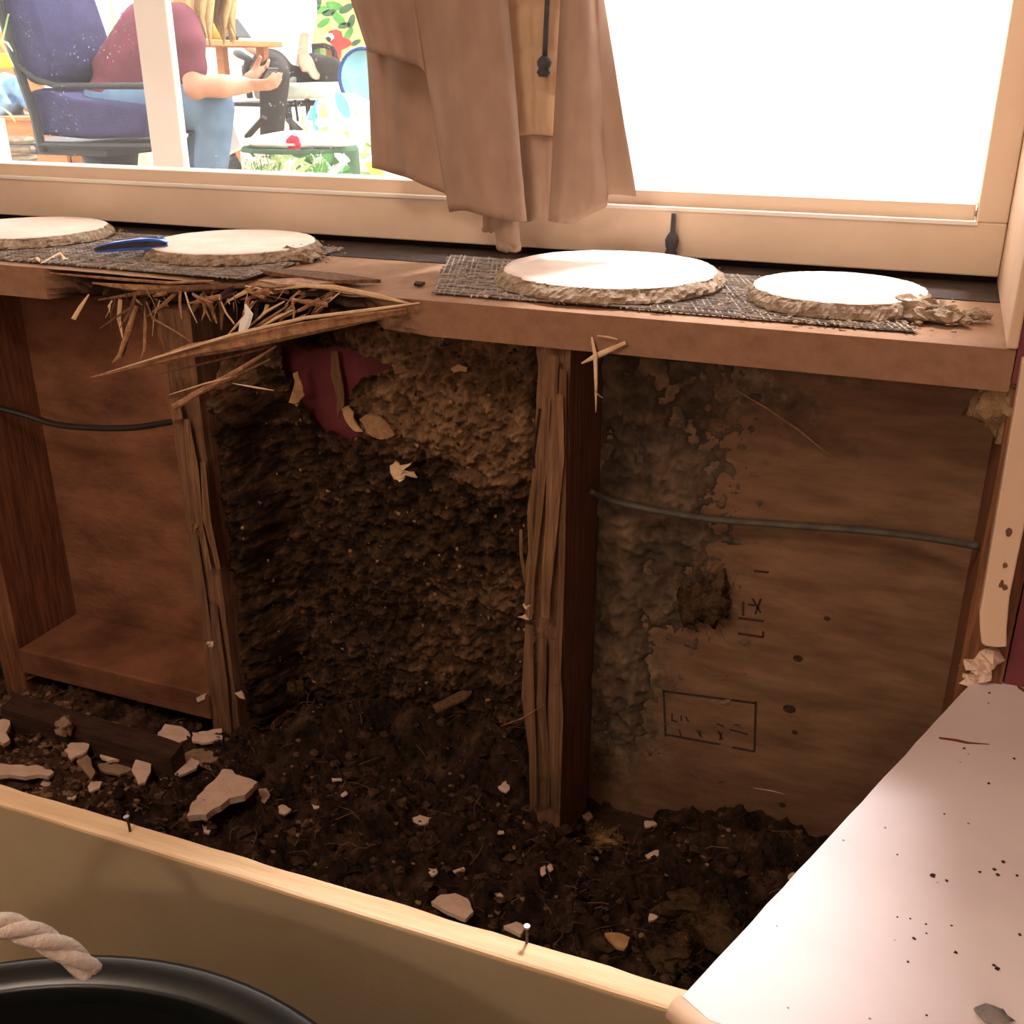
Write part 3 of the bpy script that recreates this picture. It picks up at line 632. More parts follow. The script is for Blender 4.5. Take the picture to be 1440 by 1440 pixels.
# ---- pocket knife
kp = [Z(132, 352, SILL + .012), Z(236, 343, SILL + .022)]
ctr = kp[0].lerp(kp[1], .5); ax = (kp[1] - kp[0]); Lk = ax.length; ax.normalize(); side = Vector((0, 0, 1)).cross(ax).normalized(); upk = ax.cross(side).normalized()
knife = thing('pocket_knife', 'closed pocket knife with blue handle lying between the two left discs', 'knife', ctr)
def slab(w0, w1, h0, h1, m_, name, trim=0.0):
    mb = MB(); K = 24; ring = []
    for hh in (h0, h1):
        for i in range(K + 1):
            u = -.5 + i / K; wd = w1 * math.sqrt(max(.03, 1 - abs(u * 2) ** 5)) * (.8 + .3 * u)
            ring.append(ctr + ax * (u * Lk * (1 - trim)) + side * wd + upk * (hh * (math.sqrt(max(.08, 1 - abs(u * 2) ** 6)) * (.85 + .5 * u)) + .003 * math.cos(u * 3)))
        for i in range(K, -1, -1):
            u = -.5 + i / K; wd = w0 * math.sqrt(max(.03, 1 - abs(u * 2) ** 5)) * (.8 + .3 * u)
            ring.append(ctr + ax * (u * Lk * (1 - trim)) + side * wd + upk * (hh * (math.sqrt(max(.08, 1 - abs(u * 2) ** 6)) * (.85 + .5 * u)) + .003 * math.cos(u * 3)))
    n = len(ring) // 2; mb.add(ring, [tuple(range(n))[::-1], tuple(range(n, 2 * n))] + [(i, (i + 1) % n, n + (i + 1) % n, n + i) for i in range(n)])
    return mb.build(name, m_, knife, bevel=.0008)
hs = slab(-.011, .011, .004, .0075, M_BLUE, 'handle_scale'); slab(-.0095, .0095, -.003, .004, M_KNIFEB, 'grip', .02); slab(-.010, .010, -.007, -.003, M_BLUE, 'handle_scale', .01); slab(-.003, .003, -.001, .0045, M_STEEL, 'blade', .06)
for u in (-.42, .40): MB().ball(ctr + ax * (u * Lk) + upk * .0085, (.002, .002, .001), 8, 5).build('rivet', M_STEEL, hs)
# shavings between disc and knife
for k, (px, lab) in enumerate((([(58, 370), (85, 356), (104, 361)], 'pale curled shaving on the mesh in front of the left disc'), ([(44, 365), (52, 363), (56, 368)], 'small pale chip on the mesh at the left end of the sill'), ([(85, 356), (92, 366), (96, 362)], 'thin forked shaving in front of the left disc'))):
    P = [Z(a, b_, SILL + .004) for a, b_ in px]
    tag(MB().tube(P, [.0012, .003, .0008], 6, .5).build('wood_shaving', M_PALE, origin=P[0]), lab, 'shaving', 'shavings on the sill')

# ================================================================== CABLES
def cable(label, pts, r, m_):
    P = [Y(a, b_, y) for a, b_, y in pts]; Q = []
    for i in range(len(P) - 1):
        p0, p1, p2, p3 = P[max(i - 1, 0)], P[i], P[i + 1], P[min(i + 2, len(P) - 1)]
        for k in range(6):
            t = k / 6; Q.append(.5 * ((2 * p1) + (p2 - p0) * t + (2 * p0 - 5 * p1 + 4 * p2 - p3) * t * t + (3 * p1 - p0 - 3 * p2 + p3) * t ** 3))
    Q.append(P[-1]); return tag(MB().tube(Q, r, 10, .7).build('cable', m_, smooth=True, origin=P[0]), label, 'cable', 'cables in the wall')
cable('dark cable sagging across the left bay into the rotten stud', [(-20, 570, .03), (30, 582, .05), (80, 597, .06), (140, 602, .06), (190, 601, .05), (236, 594, .03), (250, 591, .012)], .0058, M_CABLE)
cable('grey cable crossing the mouldy plywood in the right bay', [(830, 690, .07), (862, 704, .09), (920, 717, .095), (1000, 730, .10), (1090, 737, .103), (1190, 744, .10), (1290, 754, .085), (1375, 768, .03)], .0055, M_CABLEG)

# ================================================================== FLAKES, CHIPS, LUMPS in the debris
def flake(px, label, m_=M_FLAKE, th=.004, lift=.004, tilt=0.0, group='plaster flakes in the debris', name='plaster_flake', cat='plaster flake', jag=.10):
    cxp = sum(p[0] for p in px) / len(px); cyp = sum(p[1] for p in px) / len(px)
    c = on_mound(cxp, cyp, lift); r2 = random.Random(int(cxp * 7 + cyp)); P = []
    for i, (a, b_) in enumerate(px):
        q = Z(a, b_, c.z); P.append(q)
        nx = Z(*px[(i + 1) % len(px)], c.z); d = (nx - q)
        for u in (.33, .66): P.append(q + d * u + Vector((-d.y, d.x, 0)) * r2.uniform(-jag, jag))
    for p in P: p.z += tilt * (p.y - c.y) + .0
    mb = MB(); n = len(P); lo = [p - Vector((0, 0, th)) + (c - p) * .04 for p in P]
    mb.add(P + lo + [c + Vector((0, 0, .0005))], [tuple(range(n, 2 * n))[::-1]] + [(i, n + i, n + (i + 1) % n, (i + 1) % n) for i in range(n)] + [(i, (i + 1) % n, 2 * n) for i in range(n)])
    return tag(mb.build(name, m_, origin=c), label, cat, group)
flake([(263, 1150), (270, 1130), (282, 1116), (292, 1104), (312, 1080), (324, 1080), (331, 1087), (362, 1098), (356, 1106), (310, 1134), (290, 1148)], 'largest broken plaster slab, lying beside the foot of the left stud', th=.010, lift=.03, tilt=-.05, jag=.12)
flake([(222, 1152), (262, 1134), (290, 1120), (292, 1130), (264, 1150), (232, 1157)], 'dark broken wood lath poking out under the largest plaster slab', M_STUDROT, .008, .012, name='broken_lath', cat='lath')
flake([(237, 1064), (262, 1062), (280, 1070), (276, 1080), (252, 1090), (241, 1088)], 'pale plaster flake on the grey slab at the left stud foot', th=.004, lift=.022)
flake([(240, 1072), (275, 1052), (314, 1045), (315, 1062), (290, 1076), (250, 1088)], 'grey painted slab against the foot of the left stud', M_FLAKEG, .006, .013)
flake([(222, 1030), (232, 1018), (262, 1026), (268, 1036), (250, 1046), (226, 1042)], 'cracked plaster flake behind the dark stick at the left stud', th=.004, lift=.016)
flake([(270, 1030), (292, 1028), (312, 1024), (313, 1038), (290, 1044), (270, 1042)], 'plaster flake touching the left stud above the grey slab', th=.004, lift=.016)
flake([(185, 1084), (195, 1062), (208, 1060), (212, 1078), (204, 1100), (194, 1103)], 'upright tan flake just left of the dark stick end', th=.004, lift=.02)
flake([(90, 1055), (100, 1044), (126, 1043), (122, 1056), (100, 1068)], 'square tan flake below the middle of the dark stick', th=.004, lift=.018)
flake([(108, 1052), (122, 1060), (134, 1085), (128, 1096), (116, 1080)], 'narrow tan flake leaning below the dark stick', M_FLAKEG, .004, .016)
flake([(140, 1062), (160, 1050), (182, 1056), (178, 1068), (150, 1070)], 'small double flake right of the square tan flake', th=.004, lift=.016)
flake([(138, 1074), (182, 1070), (186, 1082), (168, 1090), (140, 1082)], 'long grey flake under the small double flake', M_FLAKEG, .004, .01)
flake([(-10, 1074), (30, 1075), (60, 1078), (76, 1086), (68, 1091), (20, 1090), (-10, 1092)], 'long plaster strip at the left edge above the bench panel', th=.006, lift=.018)
flake([(123, 1106), (130, 1098), (144, 1099), (140, 1108), (126, 1113)], 'small round tan flake under the leaning flake', th=.003, lift=.008)
flake([(50, 1108), (66, 1094), (72, 1100), (64, 1110)], 'small tan chip left among the rubble by the panel', th=.003, lift=.008)
flake([(94, 1122), (104, 1111), (109, 1116), (104, 1124)], 'small tan chip close to the raw pine edge at left', th=.003, lift=.008)
flake([(0, 1012), (12, 1008), (14, 1040), (4, 1046), (-8, 1040)], 'tan plaster chunk at the left frame edge beside the stick', th=.006, lift=.018)
flake([(362, 1110), (374, 1108), (380, 1118), (374, 1134), (366, 1130), (368, 1122)], 'twin lobed white flake right of the largest slab', th=.003, lift=.006)
flake([(391, 1134), (400, 1129), (410, 1138), (400, 1145), (392, 1142)], 'small pink flake right of the twin lobed flake', th=.003, lift=.006)
flake([(284, 1160), (290, 1150), (298, 1156), (294, 1172), (286, 1170)], 'oval flake just below the largest slab', th=.003, lift=.006)
flake([(580, 1150), (590, 1146), (606, 1150), (606, 1156), (592, 1159), (582, 1155)], 'oval pink flake in the middle of the dark debris', th=.004, lift=.008)
flake([(700, 1106), (712, 1098), (717, 1108), (712, 1114), (704, 1110)], 'small pink flake left of the rotten centre stud foot', th=.003, lift=.006)
flake([(602, 1220), (610, 1217), (616, 1226), (608, 1231), (603, 1228)], 'small pink flake near the bench edge below the oval flake', th=.003, lift=.006)
flake([(636, 1224), (652, 1219), (654, 1222), (640, 1227)], 'thin white sliver right of the small pink flake by the bench edge', th=.002, lift=.005)
flake([(606, 1268), (620, 1258), (640, 1256), (658, 1264), (666, 1282), (655, 1292), (630, 1282)], 'large rounded pink plaster piece against the raw pine edge', th=.006, lift=.03, jag=.04)
flake([(708, 1302), (726, 1296), (740, 1302), (732, 1314)], 'rounded plaster piece behind the right nail', th=.005, lift=.03, jag=.04)
flake([(872, 1138), (880, 1134), (886, 1139), (880, 1147), (873, 1144)], 'white flake furthest back near the right bay plywood', th=.003, lift=.006)
flake([(885, 1155), (892, 1158), (900, 1166), (899, 1172), (888, 1166)], 'white flake between two others in the right bay', th=.003, lift=.006)
flake([(906, 1155), (920, 1153), (924, 1160), (908, 1163)], 'long white flake at the right of the right bay cluster', th=.003, lift=.006)
flake([(907, 1202), (918, 1197), (928, 1194), (926, 1203), (912, 1207)], 'curled white flake right of the yellow fluff', th=.003, lift=.006)
flake([(760, 1220), (766, 1216), (768, 1228), (762, 1232)], 'left one of two small white chips below the centre stud', th=.002, lift=.005)
flake([(769, 1218), (774, 1214), (778, 1222), (774, 1225)], 'right one of two small white chips below the centre stud', th=.002, lift=.005)
flake([(818, 1146), (828, 1141), (834, 1148), (826, 1155)], 'pale flake touching the yellow fluff at the centre stud', th=.003, lift=.006)
flake([(915, 1280), (928, 1272), (932, 1280), (922, 1292), (912, 1296)], 'pink forked flake low in the right bay near the seat', th=.003, lift=.008)
flake([(850, 1312), (872, 1312), (886, 1318), (878, 1334), (866, 1330)], 'yellowish broken piece by the bench edge right of the nail', M_PAPER, .004, .02)
flake([(466, 1094), (480, 1094), (481, 1097), (467, 1098)], 'thin white sliver in the dark debris of the middle bay', th=.002, lift=.005)
flake([(479, 1118), (486, 1112), (489, 1116), (482, 1120)], 'tiny white chip below the thin sliver in the middle bay', th=.002, lift=.005)
flake([(438, 1130), (446, 1128), (450, 1136), (442, 1137)], 'tiny pale chip right of the small pink flake', th=.002, lift=.005)
flake([(695, 1256), (704, 1255), (708, 1260), (700, 1262)], 'tiny white chip above the rounded pieces at the bench edge', th=.002, lift=.005)
flake([(698, 1168), (708, 1168), (709, 1171), (699, 1172)], 'thin white sliver below the centre stud foot', th=.002, lift=.005)
flake([(1108, 1232), (1116, 1226), (1120, 1234), (1112, 1242)], 'tan chip beside the diagonal edge of the seat', th=.003, lift=.02)
# flakes stuck on the crust, upright on the wall
def wall_flake(px, y, label, m_=M_PAPER, th=.002, curl=.0):
    r2 = random.Random(int(px[0][0] * 3 + px[0][1])); P = []
    for i, (a, b_) in enumerate(px):
        q = Y(a, b_, y - curl * r2.random()); nx = Y(*px[(i + 1) % len(px)], y); P.append(q)
        d = nx - q; P.append(q + d * .5 + Vector((-d.z, 0, d.x)) * r2.uniform(-.14, .14))
    n = len(P); mb = MB(); mb.add(P + [p + Vector((0, th, 0)) for p in P], [tuple(range(n)), tuple(range(n, 2 * n))[::-1]] + [(i, (i + 1) % n, n + (i + 1) % n, n + i) for i in range(n)])
    tag(mb.build('torn_paper', m_, origin=P[0]), label, 'paper scrap', 'torn paper scraps on the crust')
wall_flake([(412, 525), (418, 522), (426, 545), (428, 556), (420, 566), (406, 566), (412, 548)], .085, 'pointed tan paper scrap left of the maroon patch', curl=.006)
wall_flake([(480, 575), (490, 570), (497, 580), (500, 596), (510, 607), (498, 606), (486, 592)], .085, 'ragged tan paper scrap at lower right of the maroon patch', curl=.006)
wall_flake([(505, 590), (525, 582), (545, 596), (555, 612), (535, 618), (515, 608)], .082, 'broad tan paper scrap right of the ragged scrap', mat('tan_crust_patch', lin(140, 104, 72), lin(176, 136, 96), 60, .9, .5, 150), curl=.004)
wall_flake([(634, 518), (645, 512), (657, 517), (656, 523), (638, 524)], .08, 'small oval tan scrap high in the middle bay', curl=.004)
wall_flake([(548, 655), (556, 648), (562, 655), (580, 650), (576, 655), (566, 662), (582, 664), (586, 672), (570, 668), (562, 678), (554, 674)], .078, 'curled forked paper scrap in the centre of the crust', M_PALE, curl=.010)
wall_flake([(735, 850), (742, 846), (746, 852), (740, 858)], -.012, 'upper tiny pale chip stuck on the rotten centre stud', M_PALE)
wall_flake([(728, 868), (738, 864), (744, 872), (736, 870)], -.012, 'lower tiny pale chip stuck on the rotten centre stud', M_PALE)
wall_flake([(466, 494), (474, 494), (482, 540), (484, 570), (476, 590), (474, 560)], .108, 'brown strip hanging down over the maroon patch', M_STUDROT)
wall_flake([(330, 975), (338, 972), (344, 984), (338, 982)], -.006, 'small pink chip stuck low on the left stud', M_FLAKE)
wall_flake([(276, 982), (290, 976), (288, 984), (278, 988)], -.002, 'small pink chip on the bottom plate left of the stud', M_FLAKE)
# thin loose splinters
def sliver(label, pts, r, m_=M_SPLIT):
    P = [Y(a, b_, y) for a, b_, y in pts]
    tag(MB().tube(P, [r * .4] + [r] * (len(P) - 2) + [r * .3], 5).build('loose_splinter', m_, origin=P[0]), label, 'splinter', 'loose splinters')
sliver('long thin splinter slanting across the upper right plywood', [(1034, 548, .108), (1080, 575, .100), (1125, 606, .104), (1166, 640, .112)], .0013)
sliver('thin splinter leaning at the foot of the rotten centre stud', [(704, 1021, .03), (735, 1010, -.01), (766, 990, -.016)], .0008)
sliver('hair thin splinter lying low on the right plywood', [(1060, 1108, .10), (1085, 1112, .095), (1104, 1117, .098)], .0006, M_PALE)
# insulation tufts
def tuft(label, c, r, seed, m_=M_TUFT, n=260, lump=.7):
    mb = MB(); r2 = random.Random(seed); c = Vector(c)
    for k in range(5): mb.ball(c + Vector([r2.uniform(-.5, .5) * q for q in r]), [q * r2.uniform(.45, .7) * lump for q in r], 12, 8, 1.2, seed + k)
    for k in range(n):
        d = Vector((r2.gauss(0, 1), r2.gauss(0, 1), r2.gauss(0, 1))).normalized(); p = c + Vector((d.x * r[0], d.y * r[1], d.z * r[2])) * r2.uniform(.3, .8)
        e = p + Vector((r2.uniform(-1, 1), r2.uniform(-1, 1), r2.uniform(-1, 1))) * max(r) * .45; mb.tube([p, p.lerp(e, .5) + d * max(r) * .1, e], .0004, 3)
    tag(mb.build('insulation_tuft', m_, origin=c, smooth=True), label, 'insulation tuft', 'insulation tufts')
tuft('tan insulation tuft wedged under the right end of the sill', Y(1412, 545, .03), (.026, .02, .034), 1, mat('peach_insulation', lin(176, 140, 104), lin(206, 170, 130), 40, 1, .8, 160, spec=0), 60, 1.3)
tuft('yellow fluffy insulation tuft at the foot of the centre stud', on_mound(850, 1180, .008), (.030, .018, .012), 2)
tuft('dim insulation tuft in the dark back corner of the middle bay', Y(418, 968, .07), (.018, .014, .016), 3, M_TUFTD)
tuft('yellowish insulation patch clinging to the mouldy plywood', Y(990, 840, .108), (.034, .010, .045), 4, M_TUFTD, 200)
tuft('small mustard insulation tuft near the bench edge', on_mound(436, 1158, .004), (.008, .006, .005), 5)
tuft('brown fluffy lump low by the diagonal seat edge', on_mound(985, 1300, .015), (.050, .035, .024), 6, M_TUFTD, 300, 1.0)
tuft('second brown fluffy lump lowest beside the seat corner', on_mound(950, 1345, .015), (.032, .028, .018), 7, M_TUFTD, 200, 1.0)
tuft('small greenish insulation tuft in the middle debris', on_mound(655, 1120, .006), (.016, .012, .010), 8, M_TUFTD, 200)
tuft('white fluff stuck on the lower left stud', Y(297, 905, -.006), (.006, .004, .006), 9, M_FLAKE, 60)
tuft('yellow fluff curl stuck halfway up the left stud', Y(275, 742, -.008), (.008, .005, .010), 10, M_TUFT, 80, .4)
tuft('grey powdery lump on top of the dark stick', on_mound(92, 1022, .045), (.012, .010, .009), 11, M_FLAKEG, 40, 1.2)
# torn bark-like paper and lath in the back of the middle bay
flake([(528, 996), (540, 970), (560, 972), (575, 962), (592, 964), (572, 976), (575, 990), (560, 1002), (540, 1008)], 'upright torn brown scrap at the back of the middle bay', M_PAPER, .003, .02, name='torn_paper', cat='paper scrap', group='torn paper scraps on the crust')
flake([(608, 992), (640, 975), (664, 966), (662, 976), (630, 992), (612, 1000)], 'long brown scrap right of the upright torn scrap', M_STUDROT, .004, .02, name='torn_paper', cat='paper scrap', group='torn paper scraps on the crust')
# dark stick on the debris at left
mb = MB(); a_ = Z(14, 990, .055); b2 = Z(250, 1062, .045); d = (b2 - a_); sd = Vector((-d.y, d.x, 0)).normalized() * .016; K = 24; mb_v = []
for i in range(K + 1):
    p = a_ + d * i / K; j = .002 * fbm((i * .5, 1, 1)); w = 1 if i < K else .85
    mb.v += [p - sd * w + Vector((0, 0, -.030)), p - sd * w + Vector((0, 0, .004 + j)), p + sd * w * .8 + Vector((0, 0, .010 + j)), p + sd * w + Vector((0, 0, -.030))]
for i in range(K):
    for j in range(4): mb.f.append((i * 4 + j, i * 4 + (j + 1) % 4, i * 4 + 4 + (j + 1) % 4, i * 4 + 4 + j))
mb.f += [(0, 1, 2, 3), tuple(K * 4 + j for j in range(4))]
tag(mb.build('wooden_batten', M_DARKWOOD, origin=a_), 'dark rotten batten lying in the rubble of the left bay', 'batten')
# torn cardboard curl and cobweb string low in the left corner
P = [Y(6, 940, .02), Y(16, 955, .01), Y(34, 958, .0), Y(52, 950, .01), Y(46, 938, .04), Y(20, 930, .05)]
tag(MB().prism(P, (0, .003, .002)).build('torn_paper', M_STUDROT, origin=P[0]), 'curled brown scrap in the lower left corner', 'paper scrap', 'torn paper scraps on the crust')
sliver('crumbly pale string of web running up from the curled scrap', [(40, 952, .02), (62, 942, .05), (86, 922, .08), (112, 905, .10), (130, 902, .10)], .0022, M_TUFT)

# ================================================================== TUB with rope handle
tc = Vector((-.04, -.845, FLOOR)); TR = .270
tub = thing('plastic_tub', 'large round black plastic tub with white rope handle in front of the bench', 'tub', tc)
H = SEAT - FLOOR
MB().lathe([(0.001, .0), (.20, .0), (.205, .004), (TR - .020, H - .012), (TR - .025, H - .012), (.198, .010), (0.001, .008)], tc, 72).build('body', mat('black_plastic_inside', lin(12, 13, 12), lin(17, 18, 17), 6, .6, .03, 40, spec=.15), tub)
MB().lathe([(TR - .026, H - .022), (TR - .026, H - .006), (TR - .024, H - .003), (TR - .006, H), (TR - .002, H - .001), (TR, H - .005), (TR, H - .022), (TR - .003, H - .022), (TR - .003, H - .008), (TR - .022, H - .010), (TR - .023, H - .022), (TR - .026, H - .022)], tc, 96).build('rim', M_BLACK, tub, smooth=True)
pa = Z(131, 1356, SEAT + .002); pb = Vector((tc.x + (TR - .012) * math.cos(R(141)), tc.y + (TR - .012) * math.sin(R(141)), SEAT))
mb = MB(); path = []
for i in range(41):
    t = i / 40; p = pa.lerp(pb, t); p.z = SEAT - .012 + .068 * math.sin(math.pi * min(1, max(0, t))) ** .7; path.append(p + Vector((-.004, -.004, 0)) * math.sin(math.pi * t))
for s_ in range(3):
    q = []
    for i, p in enumerate(path):
        t = (path[min(i + 1, 40)] - path[max(i - 1, 0)]).normalized(); u = t.cross(Vector((0, 1, .3))).normalized(); w = u.cross(t); a = i * .52 + s_ * 2.094
        q.append(p + (u * math.cos(a) + w * math.sin(a)) * .0036)
    mb.tube(q, .0054, 8)
mb.build('rope_handle', M_ROPE, tub, smooth=True)
# ================================================================== CURTAIN gathered in front of the window
def fabric(name, c1, c2, tl=.25):
    m, nt, b = new_mat(name); out = nt.nodes['Material Output']
    co = coords(nt, (1, 1, .5)); n = N(nt, 'ShaderNodeTexNoise', Scale=40, Detail=5); nt.links.new(co, n.inputs['Vector'])
    col = ramp(nt, n.outputs[0], [(.35, c1), (.65, c2)]); nt.links.new(col, b.inputs['Base Color']); b.inputs['Roughness'].default_value = .9; b.inputs['Specular IOR Level'].default_value = .1
    t = N(nt, 'ShaderNodeBsdfTranslucent'); nt.links.new(col, t.inputs[0]); mx = N(nt, 'ShaderNodeMixShader'); mx.inputs[0].default_value = tl
    nt.links.new(b.outputs[0], mx.inputs[1]); nt.links.new(t.outputs[0], mx.inputs[2]); nt.links.new(mx.outputs[0], out.inputs[0]); return m
M_CURT = fabric('brown_curtain_cloth', lin(162, 136, 118), lin(174, 148, 128), .06)
M_CURT2 = fabric('tan_quilted_cloth', lin(184, 154, 126), lin(198, 168, 138), .08)
curtain = thing('curtain', 'brown curtain gathered in heavy folds in front of the window', 'curtain', (-.15, .2, .66))
def cr(p, t):
    n = len(p) - 1; i = min(int(t * n), n - 1); f = t * n - i
    p0, p1, p2, p3 = p[max(i - 1, 0)], p[i], p[i + 1], p[min(i + 2, n)]
    return .5 * ((2 * p1) + (p2 - p0) * f + (2 * p0 - 5 * p1 + 4 * p2 - p3) * f * f + (3 * p1 - p0 - 3 * p2 + p3) * f ** 3)
def panel(name, cols, m_, top=1.5, nu=40, nv=30, quilt=0, topy=0):
    T = [cr([Vector((c[0], c[3] if len(c) > 3 else .2, 0)) for c in cols], i / nu) for i in range(nu + 1)]
    Bm = [cr([Vector((c[1], c[2], c[3])) for c in cols], i / nu) for i in range(nu + 1)]
    def fn(u, v):
        i = round(u * nu); b_ = Bm[i]; y = b_.z; lo = Y(b_.x, b_.y, y); hi = Y(T[i].x, topy, T[i].y); d = (hi - lo)
        top_ = lo + d * ((top - lo.z) / d.z) if top else hi
        p = lo.lerp(top_, v ** 1.3); p.y += .006 * fbm((u * 3 + cols[0][0], v * 2.5, 3)) * math.sin(math.pi * min(1, v * 3 + .2)) if v < .6 else 0
        if quilt: p.y -= quilt * abs(math.sin(u * math.pi * 2)) ** .5 * abs(math.sin(v ** 1.3 * math.pi * 16)) ** .5
        return p
    o = MB().grid(fn, nu, nv if not quilt else 120).build(name, m_, curtain, smooth=True)
    s = o.modifiers.new('thick', 'SOLIDIFY'); s.thickness = .0022; return o
panel('cloth_fold', [(512, 523, 236, .235), (532, 545, 242, .222), (557, 572, 250, .238), (585, 600, 262, .246), (610, 626, 273, .25), (640, 650, 284, .255)], M_CURT)
panel('cloth_fold', [(496, 519, 72, .195), (515, 535, 76, .178), (545, 560, 84, .186), (575, 590, 95, .196), (598, 606, 120, .206)], M_CURT)
panel('cloth_fold', [(584, 634, 298, .20), (612, 655, 296, .176), (650, 680, 303, .164), (684, 706, 308, .172), (702, 731, 312, .178), (712, 739, 311, .192)], M_CURT)
panel('lining_strip', [(712, 724, 192, .232), (735, 740, 188, .222), (765, 766, 188, .218), (792, 788, 190, .226)], M_CURT2, quilt=.006)
panel('cloth_fold', [(712, 728, 312, .236), (735, 745, 312, .226), (765, 768, 302, .228), (792, 786, 300, .232)], M_CURT)
panel('cloth_fold', [(788, 771, 310, .20), (800, 785, 314, .186), (815, 806, 315, .19), (828, 830, 302, .198), (836, 853, 290, .21), (842, 856, 274, .214), (850, 895, 276, .226)], M_CURT)
panel('tie_tail', [(694, 701, 350, .192), (704, 712, 353, .184), (716, 722, 355, .186), (726, 731, 352, .194)], M_CURT, top=0, topy=285)
panel('tie_tail', [(681, 681, 324, .20), (688, 688, 326, .195), (697, 697, 326, .20)], M_CURT, top=0, topy=285)
MB().tube([(-.75, .215, 1.5), (.38, .215, 1.5)], .01, 12).build('curtain_rod', M_DARKWOOD, curtain, smooth=True)
M_CORD = mat('dark_blue_grey_cord', lin(62, 62, 66), lin(84, 84, 88), 60, .8, .4, 120)
def pull_cord(label, px, y, up=True):
    P = [Y(a, b_, y) for a, b_ in px[0]]; t = thing('pull_cord', label, 'cord', P[0], 'pull cords at the curtain')
    if up: P[-1:] = [P[-1], P[-1] + (P[-1] - P[-2]).normalized() * ((1.5 - P[-1].z) / max(.1, (P[-1] - P[-2]).normalized().z))]
    MB().tube(P, .0032, 8).build('cord', M_CORD, t, smooth=True)
    (x, y0), (x1, y1) = px[1]; a = Y(x, y0, y); c = Y(x1, y1, y); mb = MB()
    mb.tube([a.lerp(c, q) for q in (0, .12, .3, .5, .62, .8, 1)], [.003, .006, .0085, .0075, .0058, .008, .005], 12); mb.build('toggle', M_CORD, t, smooth=True)
pull_cord('dark pull cord with toggle hanging over the quilted curtain lining', ([(766, 84), (768, 40), (770, 0)], ((766, 78), (764, 108))), .195)
pull_cord('dark pull cord with toggle hanging on the window rail above the largest disc', ([(944, 384), (945, 340), (948, 300)], ((946, 326), (942, 366))), .289, False)

# ================================================================== PORCH beyond the glass
PF = .10
M_DECK = mat('porch_floor_stone', lin(150, 134, 108), lin(170, 154, 126), 5, .8, .1, 30)
struct('porch_floor', MB().box(-7, 3.5, .40, 8, PF - .06, PF), M_DECK, 'pale porch floor outside the window', 'floor')
struct('sun_blocker', MB().box(-5, -.20, .40, 1.30, 1.98, 2.03), M_WHITE, 'unseen white slab added outside to keep sun off the left part of the window', 'sun blocker')  # unseen slab, added only to block the sun from the left pane
struct('wall_porch', MB().box(-7, 2.5, 6.0, 6.1, PF, 1.6), M_WHITE, 'bright white low wall at the far side of the porch', 'wall')
o = tag(MB().box(-.985, -.917, .60, .616, PF, 1.98).build('porch_post', M_WHITE, bevel=.003), 'white square porch post just outside the left pane', 'post')
mb = MB().box(-.6, -.54, .60, .66, PF, 1.98)
# exterior ledge under the glass
struct('trim_3', MB().box(-1.75, .41, .36, .41, RTOP - .06, RTOP - .012), M_WHITE, 'white outer ledge under the glass', 'trim')
def pmat(name, a, b_=None, rough=.85, scale=14, **kw): return mat(name, lin(*a), lin(*(b_ or a)), scale, rough, **kw)
M_NAVY = pmat('navy_cushion_cloth', (44, 42, 74), (62, 60, 98), .9, 25, bmp=.2)
M_FRAME = pmat('black_chair_frame', (24, 24, 26), (36, 36, 38), .5)
M_SHIRT = pmat('maroon_tee', (92, 44, 56), (108, 54, 66), .95, 18, bmp=.2)
M_JEANS = pmat('blue_denim', (74, 98, 122), (104, 130, 154), .95, 12, bmp=.3)
M_SKIN = pmat('skin', (176, 124, 100), (190, 138, 112), .6, 10)
M_BLOND = pmat('blond_hair', (150, 122, 78), (206, 178, 128), .6, 60, stretch=(4, 4, .6))
M_TEEW = pmat('white_tee', (232, 230, 226), (242, 240, 238), .95)
M_TROU = pmat('charcoal_trousers', (34, 29, 28), (50, 44, 42), .95, 20, bmp=.3)
M_TIM = pmat('orange_pine', (164, 104, 62), (186, 126, 80), .7, 10, stretch=(1, 1, 6))
M_YEL = pmat('yellow_plastic', (226, 200, 30), (236, 212, 50), .5)
M_GREEN = pmat('leaf_green', (52, 110, 48), (84, 150, 66), .7)
M_PGREEN = pmat('pale_leaf_green', (150, 190, 120), (180, 210, 150), .8)
M_TEAL = pmat('teal_print', (70, 150, 160), (110, 180, 186), .8)
M_DGREEN = pmat('dark_leaf_print', (44, 74, 50), (66, 98, 70), .85, 30)
M_RED = pmat('red_print', (200, 44, 40), (216, 62, 52), .7)
M_PYEL = pmat('yellow_print', (226, 206, 90), (236, 222, 130), .8)
M_AQUA = pmat('aqua_cloth', (120, 190, 210), (160, 214, 226), .6)
M_DBLUE = pmat('dark_blue_rim', (30, 60, 120), (40, 74, 140), .5)
M_WCL = pmat('white_cloth', (236, 234, 228), (246, 244, 240), .9)
M_OLIVE = pmat('pale_green_cushion', (200, 214, 196), (216, 226, 210), .9)

